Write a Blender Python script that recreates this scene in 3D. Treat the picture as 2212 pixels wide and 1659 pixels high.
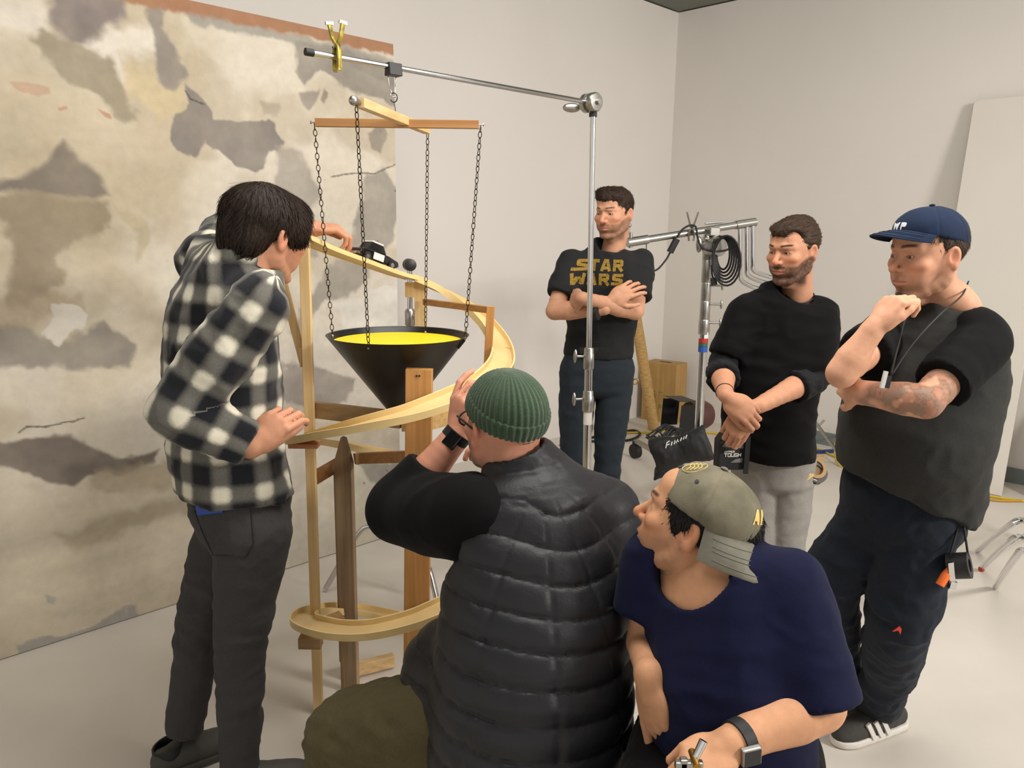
import bpy, bmesh, math, random
import numpy as np
from mathutils import Vector, Matrix
random.seed(7); rng = np.random.default_rng(11)
scene = bpy.context.scene
COL = scene.collection
for _o in list(bpy.data.objects): bpy.data.objects.remove(_o)

# ---------------------------------------------------------------- camera
CAM_H, FPX, PITCH, ROLL = 1.60, 1700.0, math.radians(11.0), math.radians(0.75)
W_PX, H_PX = 2212, 1659
FW = np.array([0, math.cos(PITCH), -math.sin(PITCH)])
_r0 = np.array([1.0, 0, 0]); _u0 = np.cross(_r0, FW)
RT = _r0*math.cos(ROLL)+_u0*math.sin(ROLL); UP = np.cross(RT, FW)
cam_d = bpy.data.cameras.new('camera'); cam = bpy.data.objects.new('camera', cam_d); COL.objects.link(cam)
cam_d.sensor_fit = 'HORIZONTAL'; cam_d.sensor_width = 36.0; cam_d.lens = 36.0*FPX/W_PX
cam_d.clip_start = 0.05; cam_d.clip_end = 100
_m = Matrix.Identity(4)
for i in range(3):
    _m[i][0] = RT[i]; _m[i][1] = UP[i]; _m[i][2] = -FW[i]
_m[2][3] = CAM_H
cam.matrix_world = _m
scene.camera = cam

# ---------------------------------------------------------------- world, lamps, exposure
scene.view_settings.view_transform = 'Standard'; scene.view_settings.look = 'None'
scene.view_settings.gamma = 1.0; scene.view_settings.use_curve_mapping = False
scene.view_settings.exposure = 0.55
world = bpy.data.worlds.new('studio_world'); scene.world = world; world.use_nodes = True
_bg = world.node_tree.nodes['Background']; _bg.inputs[0].default_value = (1.0, 0.965, 0.92, 1); _bg.inputs[1].default_value = 0.66
def area(name, loc, target, size, power, color=(1, 0.93, 0.84), size_y=None):
    l = bpy.data.lights.new(name, 'AREA'); l.energy = power; l.color = color; l.size = size
    if size_y: l.shape = 'RECTANGLE'; l.size_y = size_y
    o = bpy.data.objects.new(name, l); COL.objects.link(o); o.location = loc
    o.rotation_euler = (Vector(target)-Vector(loc)).to_track_quat('-Z', 'Y').to_euler()
    return o
area('ceiling_lamp', (4.3, 0.2, 3.25), (-0.2, 3.0, 1.0), 1.1, 200, (1, 0.955, 0.905))
area('ceiling_lamp', (0.4, 1.8, 3.28), (0.4, 2.2, 0.0), 2.2, 60, (1, 0.955, 0.905), 1.6)
area('ceiling_lamp', (2.0, 4.2, 3.30), (1.6, 4.6, 0.0), 1.6, 3.5, (1, 0.955, 0.905), 1.2)

# ---------------------------------------------------------------- author helpers: pixel + depth -> place
def ray(x, y): return FW+RT*(x-W_PX/2)/FPX-UP*(y-H_PX/2)/FPX
def at(x, y, Y):
    R = ray(x, y); return R*(Y/R[1])+np.array([0, 0, CAM_H])
def atz(x, y, z):
    R = ray(x, y); return R*((z-CAM_H)/R[2])+np.array([0, 0, CAM_H])
def V(*a): return np.array(a, float)
def nrm(v):
    v = np.asarray(v, float); return v/max(1e-9, np.linalg.norm(v))
def lerp(a, b, t): return np.asarray(a)*(1-t)+np.asarray(b)*t
def s2l(c):
    c = np.asarray(c, float)/255.0
    return np.where(c <= 0.04045, c/12.92, ((c+0.055)/1.055)**2.4)
def catmull(P, n):
    P = [np.asarray(p, float) for p in P]; P = [2*P[0]-P[1]]+P+[2*P[-1]-P[-2]]; out = []
    for i in range(1, len(P)-2):
        a, b, c, d = P[i-1:i+3]
        for t in np.linspace(0, 1, n, endpoint=False):
            out.append(.5*((2*b)+(c-a)*t+(2*a-5*b+4*c-d)*t*t+(3*b-a-3*c+d)*t**3))
    out.append(P[-2]); return np.array(out)

# ---------------------------------------------------------------- materials
MATS = {}
def mat(name, rgb, rough=0.6, metal=0.0, var=0.0, vscale=8.0, bump=0.0, bscale=60.0, attr=None, stretch=None, rgb2=None,
        sheen=0.0, spec=0.5, coat=0.0, lin=False, sss=0.0, detail=4):
    if name in MATS: return MATS[name]
    m = bpy.data.materials.new(name); m.use_nodes = True; nt = m.node_tree; b = nt.nodes['Principled BSDF']; L = nt.links
    c = tuple(rgb) if lin else tuple(s2l(rgb))
    b.inputs['Roughness'].default_value = rough; b.inputs['Metallic'].default_value = metal
    b.inputs['Specular IOR Level'].default_value = spec
    if sheen: b.inputs['Sheen Weight'].default_value = sheen
    if coat: b.inputs['Coat Weight'].default_value = coat
    if sss:
        b.inputs['Subsurface Weight'].default_value = sss; b.inputs['Subsurface Radius'].default_value = (0.012, 0.005, 0.003)
        b.inputs['Subsurface Scale'].default_value = 1.0
    src = None
    tc = nt.nodes.new('ShaderNodeTexCoord'); mp = nt.nodes.new('ShaderNodeMapping'); L.new(tc.outputs['Object'], mp.inputs[0])
    if stretch: mp.inputs['Scale'].default_value = stretch
    if attr:
        a = nt.nodes.new('ShaderNodeAttribute'); a.attribute_name = attr; src = a.outputs['Color']
    if var or rgb2 is not None:
        n = nt.nodes.new('ShaderNodeTexNoise'); n.inputs['Scale'].default_value = vscale; n.inputs['Detail'].default_value = detail
        L.new(mp.outputs[0], n.inputs['Vector'])
        mx = nt.nodes.new('ShaderNodeMix'); mx.data_type = 'RGBA'
        if rgb2 is not None:
            c2 = tuple(s2l(rgb2))
            rp = nt.nodes.new('ShaderNodeMapRange'); rp.inputs[1].default_value = .38; rp.inputs[2].default_value = .62
            L.new(n.outputs[0], rp.inputs[0]); L.new(rp.outputs[0], mx.inputs[0])
            mx.inputs[6].default_value = (*c, 1); mx.inputs[7].default_value = (*c2, 1)
        else:
            mx.blend_type = 'MULTIPLY'; mx.inputs[0].default_value = 1.0
            if src: L.new(src, mx.inputs[6])
            else: mx.inputs[6].default_value = (*c, 1)
            rp = nt.nodes.new('ShaderNodeMapRange'); rp.inputs[1].default_value = .25; rp.inputs[2].default_value = .75
            rp.inputs[3].default_value = 1-var; rp.inputs[4].default_value = 1+var
            L.new(n.outputs[0], rp.inputs[0]); L.new(rp.outputs[0], mx.inputs[7])
        L.new(mx.outputs[2], b.inputs['Base Color'])
    elif src: L.new(src, b.inputs['Base Color'])
    else: b.inputs['Base Color'].default_value = (*c, 1)
    if bump:
        n2 = nt.nodes.new('ShaderNodeTexNoise'); n2.inputs['Scale'].default_value = bscale; n2.inputs['Detail'].default_value = 3
        L.new(mp.outputs[0], n2.inputs['Vector'])
        bp = nt.nodes.new('ShaderNodeBump'); bp.inputs['Strength'].default_value = bump; bp.inputs['Distance'].default_value = 0.004
        L.new(n2.outputs[0], bp.inputs['Height']); L.new(bp.outputs[0], b.inputs['Normal'])
    MATS[name] = m; return m

def wood(name, rgb, rgb2, rough=0.55, axis=2, scale=1.0):
    """grain runs along the object's local axis: narrow stretched noise plus a few growth rings"""
    if name in MATS: return MATS[name]
    m = bpy.data.materials.new(name); m.use_nodes = True; nt = m.node_tree; b = nt.nodes['Principled BSDF']; L = nt.links
    tc = nt.nodes.new('ShaderNodeTexCoord'); mp = nt.nodes.new('ShaderNodeMapping'); L.new(tc.outputs['Object'], mp.inputs[0])
    sc = [60*scale]*3; sc[axis] = 2.5*scale; mp.inputs['Scale'].default_value = sc
    n = nt.nodes.new('ShaderNodeTexNoise'); n.inputs['Scale'].default_value = 1.0; n.inputs['Detail'].default_value = 5; L.new(mp.outputs[0], n.inputs['Vector'])
    n3 = nt.nodes.new('ShaderNodeTexNoise'); n3.inputs['Scale'].default_value = 5.0; n3.inputs['Detail'].default_value = 2; L.new(tc.outputs['Object'], n3.inputs['Vector'])
    ad = nt.nodes.new('ShaderNodeMath'); ad.operation = 'MULTIPLY_ADD'; ad.inputs[1].default_value = .5; L.new(n3.outputs[0], ad.inputs[0]); L.new(n.outputs[0], ad.inputs[2])
    rp = nt.nodes.new('ShaderNodeMapRange'); rp.inputs[1].default_value = .5; rp.inputs[2].default_value = 1.0; L.new(ad.outputs[0], rp.inputs[0])
    mx = nt.nodes.new('ShaderNodeMix'); mx.data_type = 'RGBA'; mx.inputs[6].default_value = (*s2l(rgb), 1); mx.inputs[7].default_value = (*s2l(rgb2), 1)
    L.new(rp.outputs[0], mx.inputs[0]); L.new(mx.outputs[2], b.inputs['Base Color'])
    b.inputs['Roughness'].default_value = rough
    bp = nt.nodes.new('ShaderNodeBump'); bp.inputs['Strength'].default_value = .12; bp.inputs['Distance'].default_value = .002
    L.new(n.outputs[0], bp.inputs['Height']); L.new(bp.outputs[0], b.inputs['Normal'])
    MATS[name] = m; return m

# ---------------------------------------------------------------- objects
def tag(o, label=None, cat=None, group=None, kind=None):
    if label: o['label'] = label
    if cat: o['category'] = cat
    if group: o['group'] = group
    if kind: o['kind'] = kind
    return o
def empty(name, loc, label=None, cat=None, group=None):
    o = bpy.data.objects.new(name, None); COL.objects.link(o); o.location = Vector(loc); o.empty_display_size = .1
    return tag(o, label, cat, group)
def link(name, me, m=None, parent=None, loc=None, smooth=None):
    """vertices are in world space; loc moves the origin, parent is an unrotated Empty or mesh"""
    o = bpy.data.objects.new(name, me); COL.objects.link(o)
    if m: me.materials.append(m)
    w = Vector(loc) if loc is not None else (Vector(parent['_w']) if parent and '_w' in parent else Vector((0, 0, 0)))
    return o
def wpos(o):
    p = Vector((0, 0, 0))
    while o is not None: p = p+o.location; o = o.parent
    return p
def obj(name, verts, faces, m, parent=None, origin=None, smooth=False, attrs=None, uv=None):
    verts = np.asarray(verts, np.float64).reshape(-1, 3)
    org = np.asarray(origin, float) if origin is not None else verts.mean(0)
    me = bpy.data.meshes.new(name)
    v = (verts-org).astype(np.float32)
    if isinstance(faces, np.ndarray):
        n, k = faces.shape
        me.vertices.add(len(v)); me.vertices.foreach_set('co', v.ravel())
        me.loops.add(n*k); me.loops.foreach_set('vertex_index', faces.astype(np.int32).ravel())
        me.polygons.add(n); me.polygons.foreach_set('loop_start', np.arange(0, n*k, k, dtype=np.int32))
        try: me.polygons.foreach_set('loop_total', np.full(n, k, np.int32))
        except Exception: pass
        me.update(calc_edges=True)
    else:
        me.from_pydata(v.tolist(), [], faces); me.update()
    me.validate()
    if smooth is True: me.polygons.foreach_set('use_smooth', np.ones(len(me.polygons), bool))
    elif smooth:
        me.polygons.foreach_set('use_smooth', np.ones(len(me.polygons), bool)); me.set_sharp_from_angle(angle=math.radians(smooth))
    if attrs:
        for an, av in attrs.items():
            a = me.color_attributes.new(an, 'FLOAT_COLOR', 'POINT')
            c = np.ones((len(v), 4), np.float32); c[:, :av.shape[1]] = av; a.data.foreach_set('color', c.ravel())
    if uv is not None:
        u = me.uv_layers.new(name='UVMap'); u.data.foreach_set('uv', np.asarray(uv, np.float32).ravel())
    if m: me.materials.append(m)
    o = bpy.data.objects.new(name, me); COL.objects.link(o)
    if parent is not None:
        o.parent = parent; o.location = Vector(org)-wpos(parent)
    else: o.location = Vector(org)
    return o

class MB:
    """collects boxes, bars, tubes and lathes into one mesh"""
    def __init__(s): s.v = []; s.f = []; s.n = 0
    def add(s, v, f):
        s.v.append(np.asarray(v, float)); s.f += [tuple(i+s.n for i in q) for q in f]; s.n += len(v); return s
    def bar(s, p0, p1, w, h, up=(0, 0, 1), cham=0.0):
        """square-section bar, w across, h along up"""
        p0 = np.asarray(p0, float); p1 = np.asarray(p1, float); d = nrm(p1-p0); x = nrm(np.cross(d, up)); z = np.cross(x, d)
        if cham <= 0:
            sec = [(-w/2, -h/2), (w/2, -h/2), (w/2, h/2), (-w/2, h/2)]
        else:
            c = cham; sec = [(-w/2+c, -h/2), (w/2-c, -h/2), (w/2, -h/2+c), (w/2, h/2-c), (w/2-c, h/2), (-w/2+c, h/2), (-w/2, h/2-c), (-w/2, -h/2+c)]
        k = len(sec); v = [p0+x*a+z*b for a, b in sec]+[p1+x*a+z*b for a, b in sec]
        f = [tuple(range(k))[::-1], tuple(range(k, 2*k))]+[(i, (i+1) % k, (i+1) % k+k, i+k) for i in range(k)]
        return s.add(v, f)
    def box(s, c, sz, X=(1, 0, 0), Z=(0, 0, 1)):
        c = np.asarray(c, float); Zv = nrm(Z); Xv = nrm(X); Yv = np.cross(Zv, Xv)
        return s.bar(c-Yv*sz[1]/2, c+Yv*sz[1]/2, sz[0], sz[2], Zv)
    def tube(s, pts, r, n=10, closed=False, cap=True, flat=None):
        P = np.asarray(pts, float); m = len(P); R = np.broadcast_to(np.asarray(r, float), (m,)) if np.ndim(r) < 2 else None
        if closed: T = np.roll(P, -1, 0)-np.roll(P, 1, 0)
        else: T = np.gradient(P, axis=0)
        T = T/np.maximum(1e-9, np.linalg.norm(T, axis=1))[:, None]
        a = np.array([0, 0, 1.0]) if abs(T[0][2]) < .9 else np.array([1.0, 0, 0])
        u = nrm(np.cross(T[0], a)); v = []
        for i in range(m):
            u = nrm(u-T[i]*np.dot(u, T[i])); w = np.cross(T[i], u)
            for j in range(n):
                t = 2*math.pi*j/n; v.append(P[i]+R[i]*(math.cos(t)*u+math.sin(t)*w*(flat or 1)))
        f = []; mm = m if closed else m-1
        for i in range(mm):
            for j in range(n):
                a0 = i*n+j; a1 = i*n+(j+1) % n; b0 = ((i+1) % m)*n+j; b1 = ((i+1) % m)*n+(j+1) % n
                f.append((a0, a1, b1, b0))
        if cap and not closed: f += [tuple(range(n))[::-1], tuple(range((m-1)*n, m*n))]
        return s.add(v, f)
    def cyl(s, p0, p1, r0, r1=None, n=16): return s.tube([p0, p1], [r0, r0 if r1 is None else r1], n)
    def lathe(s, prof, o, axis=(0, 0, 1), n=24, side=None):
        """prof: list of (radius, height)"""
        A = nrm(axis); a = np.array([1.0, 0, 0]) if abs(A[0]) < .9 else np.array([0, 1.0, 0])
        U = nrm(np.cross(A, a)); Wv = np.cross(A, U); o = np.asarray(o, float); v = []; k = len(prof)
        for r, h in prof:
            for j in range(n):
                t = 2*math.pi*j/n; v.append(o+A*h+r*(U*math.cos(t)+Wv*math.sin(t)))
        f = [(i*n+j, i*n+(j+1) % n, (i+1)*n+(j+1) % n, (i+1)*n+j) for i in range(k-1) for j in range(n)]
        f += [tuple(range(n))[::-1], tuple(range((k-1)*n, k*n))]
        return s.add(v, f)
    def ball(s, c, r, n=14, R=None):
        r = np.broadcast_to(np.asarray(r, float), (3,)); c = np.asarray(c, float); v = []; m = n//2
        for i in range(m+1):
            th = math.pi*i/m
            for j in range(n):
                ph = 2*math.pi*j/n; q = np.array([math.sin(th)*math.cos(ph), math.sin(th)*math.sin(ph), math.cos(th)])*r
                v.append(c+(R@q if R is not None else q))
        f = [(i*n+j, (i+1)*n+j, (i+1)*n+(j+1) % n, i*n+(j+1) % n) for i in range(m) for j in range(n)]
        return s.add(v, f)
    def prism(s, poly, d, o=(0, 0, 0), X=(1, 0, 0), Y=(0, 0, 1)):
        """polygon in the X,Y plane pushed d along X x Y"""
        X = np.asarray(X, float); Y = np.asarray(Y, float); N = np.cross(X, Y); o = np.asarray(o, float)
        k = len(poly); v = [o+X*a+Y*b for a, b in poly]+[o+X*a+Y*b+N*d for a, b in poly]
        f = [tuple(range(k))[::-1], tuple(range(k, 2*k))]+[(i, (i+1) % k, (i+1) % k+k, i+k) for i in range(k)]
        return s.add(v, f)
    def build(s, name, m, parent=None, origin=None, smooth=False, bevel=0.0):
        v = np.concatenate(s.v)
        o = obj(name, v, s.f, m, parent, origin, smooth)
        if bevel:
            b = o.modifiers.new('bevel', 'BEVEL'); b.width = bevel; b.segments = 2; b.limit_method = 'ANGLE'
        return o

def vn(P, seed=0):
    """value noise 0..1 at points P (n,3)"""
    P = np.asarray(P, np.float64); i = np.floor(P).astype(np.int64); f = P-i; f = f*f*(3-2*f); out = np.zeros(len(P))
    def h(x, y, z):
        n = (x*374761393+y*668265263+z*2147483647+seed*974634541) & 0xFFFFFFFF
        n = ((n ^ (n >> 13))*1274126177) & 0xFFFFFFFF
        return ((n ^ (n >> 16)) & 0xFFFF)/65535.0
    for dx in (0, 1):
        for dy in (0, 1):
            for dz in (0, 1):
                w = (f[:, 0] if dx else 1-f[:, 0])*(f[:, 1] if dy else 1-f[:, 1])*(f[:, 2] if dz else 1-f[:, 2])
                out += w*h(i[:, 0]+dx, i[:, 1]+dy, i[:, 2]+dz)
    return out
def fbm(P, seed=0, o=3):
    s = 0; a = .5; t = 0
    for k in range(o): s = s+a*vn(np.asarray(P)*2**k, seed+k); t += a; a *= .5
    return s/t
def sstep(a, b, x): t = np.clip((x-a)/(b-a), 0, 1); return t*t*(3-2*t)

CHROME = mat('chrome', (205, 205, 205), .16, 1.0, var=.05, vscale=30)
STEEL = mat('brushed_steel', (170, 168, 162), .34, 1.0, var=.1, vscale=40)
DARKMETAL = mat('dark_metal', (60, 58, 56), .4, .9)
BLACKMET = mat('black_painted_metal', (9, 9, 10), .45, 0, bump=.05)
BLACKRUB = mat('black_rubber', (20, 20, 21), .6)
WOODPALE = wood('pale_pine', (222, 192, 140), (190, 152, 98))
WOODPALE_X = wood('pale_pine_across', (222, 192, 140), (188, 150, 98), axis=0)
WOODORANGE = wood('orange_fir', (204, 152, 88), (172, 116, 58))
WOODORANGE_X = wood('orange_fir_across', (178, 132, 80), (146, 100, 56), axis=0)
WOODTAN_X = wood('tan_pine_across', (176, 144, 100), (144, 112, 74), axis=0)
WOODTAN = wood('tan_pine', (186, 150, 98), (150, 112, 66))
WOODGREY = wood('weathered_picket_wood', (158, 134, 104), (110, 90, 66), rough=.85)
# ================================================================ the setting
CORNER = V(1.345, 7.02, 0)                  # where the two white walls meet
LDIR = nrm(V(-1, -1, 0)); RDIR = nrm(V(1, -1, 0)); CEIL_Z = 3.40
WALLM = mat('white_wall_paint', (222, 217, 210), .85, var=.02, vscale=1.5, bump=.06, bscale=220)
FLOORM = mat('white_floor_paint', (206, 199, 189), .6, var=.07, vscale=2.2, bump=.1, bscale=50, detail=8)
CEILM = mat('grey_green_ceiling_paint', (118, 120, 112), .9)
def slab(name, c, X, sx, sy, sz, m):
    o = MB().box(c, (sx, sy, sz), X).build(name, m); tag(o, kind='structure'); return o
slab('floor', (0.2, 3.0, -0.05), (1, -1, 0), 16, 16, .1, FLOORM)
slab('ceiling', (0.2, 3.0, CEIL_Z+.06), (1, -1, 0), 16, 16, .1, CEILM)
_n = nrm(V(-1, 1, 0))
slab('wall_left', CORNER+LDIR*4.2+_n*.06+V(0, 0, CEIL_Z/2), LDIR, 8.4, .12, CEIL_Z, WALLM)
_n = nrm(V(1, 1, 0))
slab('wall_right', CORNER+RDIR*4.2+_n*.06+V(0, 0, CEIL_Z/2), RDIR, 8.4, .12, CEIL_Z, WALLM)
# blue-grey skirting on the right wall
BASEB = mat('blue_grey_skirting', (112, 122, 122), .5, var=.1)
_c = CORNER+RDIR*4.4-nrm(V(1, 1, 0))*.009
tag(MB().box(_c+V(0, 0, .05), (6.4, .016, .10), RDIR).build('baseboard_right', BASEB), kind='structure')

# ---------------------------------------------------------------- painted backdrop
BD0 = V(-0.585, 4.0, 0); BDN = nrm(V(1, -1, 0)); BDH = 2.47; BDL = 3.4
def bd(px, py):
    R = ray(px, py); o = V(0, 0, CAM_H); t = np.dot(BD0-o, BDN)/np.dot(R, BDN); P = o+R*t
    return np.array([np.dot(P-BD0, LDIR), P[2]])
def poly_sd(Q, poly):
    """signed distance, negative inside"""
    d = np.full(len(Q), 9e9); s = np.ones(len(Q)); n = len(poly)
    for i in range(n):
        a = poly[i]; b = poly[i-1]; e = b-a; w = Q-a
        t = np.clip((w@e)/max(1e-12, e@e), 0, 1); q = w-e*t[:, None]; d = np.minimum(d, (q**2).sum(1))
        c1 = Q[:, 1] >= a[1]; c2 = Q[:, 1] < b[1]; c3 = e[0]*w[:, 1] > e[1]*w[:, 0]
        s = np.where((c1 & c2 & c3) | (~c1 & ~c2 & ~c3), -s, s)
    return s*np.sqrt(d)
PLASTER = [  # (soft edge m, colour, strength, warp, polygon in photo pixels)
 (.20, (184, 168, 138), .7, .1, [(-200, 60), (90, 90), (200, 250), (330, 420), (100, 700), (-200, 700)]),
 (.25, (206, 198, 184), .9, .1, [(430, 700), (640, 650), (860, 640), (868, 1000), (700, 1200), (300, 1000)]),
 (.30, (180, 164, 136), .7, .1, [(0, 1080), (200, 1050), (420, 1080), (420, 1330), (0, 1420)]),
 (.12, (196, 184, 160), .8, .1, [(-100, 1130), (420, 1060), (440, 1260), (150, 1360), (-100, 1400)]),
 (.10, (168, 150, 116), .7, .1, [(610, 880), (770, 900), (860, 960), (700, 960)]),
 (.06, (214, 206, 192), .9, .08, [(170, 80), (330, 60), (330, 120), (250, 130), (300, 170), (200, 130)]),
 (.05, (210, 202, 188), .9, .05, [(-60, 0), (100, 0), (110, 60), (60, 70), (-60, 40)]),
 (.05, (190, 172, 132), .9, .06, [(255, 130), (330, 150), (390, 190), (390, 260), (330, 250), (290, 200)]),
 (.05, (120, 108, 104), 1, .05, [(104, -60), (285, -60), (270, 40), (230, 62), (195, 92), (150, 84), (112, 45)]),
 (.03, (142, 130, 106), .95, .05, [(60, 82), (98, 60), (160, 82), (235, 135), (272, 195), (288, 252), (268, 262), (220, 214), (160, 182), (118, 125)]),
 (.025, (132, 124, 114), .95, .05, [(325, -40), (372, 0), (352, 60), (386, 120), (402, 180), (372, 190), (344, 160), (318, 90)]),
 (.02, (142, 138, 128), .9, .04, [(375, 5), (420, 14), (560, 52), (700, 96), (880, 130), (880, 190), (700, 122), (640, 96), (560, 78), (420, 56)]),
 (.02, (136, 128, 116), .95, .04, [(636, 90), (740, 112), (880, 140), (880, 240), (800, 210), (738, 188), (684, 148), (652, 182), (634, 150)]),
 (.012, (122, 114, 107), 1, .04, [(400, 188), (440, 222), (462, 262), (520, 266), (592, 262), (602, 280), (618, 304), (604, 334), (582, 330), (574, 362), (550, 378), (508, 364), (470, 330), (440, 308), (420, 332), (374, 320), (360, 280), (370, 258), (400, 240)]),
 (.03, (118, 108, 96), 1, .03, [(135, 308), (172, 340), (216, 380), (242, 416), (200, 427), (100, 424), (-60, 408), (-60, 402), (50, 385), (100, 350)]),
 (.04, (146, 130, 104), .95, .06, [(-60, 424), (240, 430), (232, 500), (150, 530), (118, 540), (130, 610), (100, 640), (62, 664), (18, 640), (32, 560), (0, 480), (-60, 470)]),
 (.03, (134, 126, 116), .95, .05, [(-60, 672), (60, 696), (90, 722), (150, 748), (190, 720), (232, 700), (292, 742), (280, 790), (200, 806), (100, 790), (-60, 804)]),
 (.03, (170, 152, 122), .7, .08, [(-60, 610), (60, 640), (190, 640), (190, 700), (80, 700), (-60, 690)]),
 (.02, (112, 101, 90), 1, .03, [(-60, 968), (60, 946), (150, 944), (200, 964), (242, 986), (300, 986), (342, 974), (332, 1000), (262, 1026), (212, 1018), (186, 1030), (156, 1056), (100, 1040), (40, 1020), (-60, 1008)]),
 (.05, (156, 142, 116), .8, .05, [(120, 1150), (330, 1082), (440, 1080), (440, 1110), (330, 1120), (180, 1185)]),
 (.04, (164, 148, 120), .8, .05, [(200, 1010), (420, 1000), (430, 1050), (300, 1070), (190, 1060)]),
 (.025, (146, 138, 126), .95, .05, [(786, 376), (832, 364), (852, 400), (862, 452), (842, 520), (816, 542), (802, 602), (760, 642), (702, 652), (640, 722), (618, 716), (652, 660), (702, 600), (742, 540), (772, 470), (780, 420)]),
 (.015, (142, 132, 118), .95, .03, [(822, 268), (838, 290), (826, 332), (806, 322), (796, 290)]),
 (.015, (140, 130, 118), .9, .03, [(648, 200), (690, 194), (684, 216), (668, 236), (652, 226)]),
 (.012, (132, 118, 100), .9, .02, [(700, 192), (708, 200), (700, 222), (692, 214)]),
 (.03, (136, 126, 118), .9, .06, [(604, 792), (690, 788), (758, 822), (748, 862), (660, 882), (608, 862)]),
 (.025, (144, 138, 128), .95, .04, [(766, 1002), (880, 1000), (880, 1160), (816, 1160), (842, 1052), (800, 1040)]),
 (.03, (152, 144, 132), .9, .05, [(600, 320), (660, 330), (700, 420), (660, 480), (690, 560), (640, 560), (600, 460)]),
 (.02, (178, 164, 132), .9, .03, [(255, 448), (300, 455), (318, 480), (316, 520), (286, 572), (290, 500), (262, 470)]),
 (.02, (152, 140, 120), .6, .05, [(560, 215), (610, 225), (600, 250), (570, 250)]),
 (.01, (176, 138, 110), .7, .03, [(18, 166), (60, 172), (104, 182), (108, 196), (80, 206), (50, 192), (30, 184)]),
 (.008, (176, 122, 88), .9, .02, [(206, 234), (236, 242), (240, 254), (222, 250)]),
 (.008, (176, 126, 92), .9, .02, [(126, 236), (146, 235), (146, 240), (128, 241)]),
 (.012, (150, 146, 138), .95, .05, [(40, 1440), (40, 1388), (140, 1372), (240, 1330), (290, 1306), (286, 1330), (200, 1370), (120, 1420)]),
 (.012, (160, 154, 144), .8, .05, [(330, 1325), (400, 1300), (440, 1288), (440, 1310), (340, 1340)]),
 (.012, (150, 150, 144), .7, .04, [(86, 1292), (120, 1290), (118, 1312), (92, 1310)]),
 (.012, (214, 208, 196), .9, .06, [(90, 668), (140, 660), (200, 690), (168, 728), (128, 746), (96, 716)]),
 (.012, (210, 204, 194), .9, .06, [(720, 660), (800, 640), (868, 600), (868, 720), (760, 720)]),
 (.012, (206, 196, 174), .8, .06, [(760, 1010), (790, 1060), (830, 1110), (800, 1160), (720, 1190), (690, 1060), (720, 1000)]),
]
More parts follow.
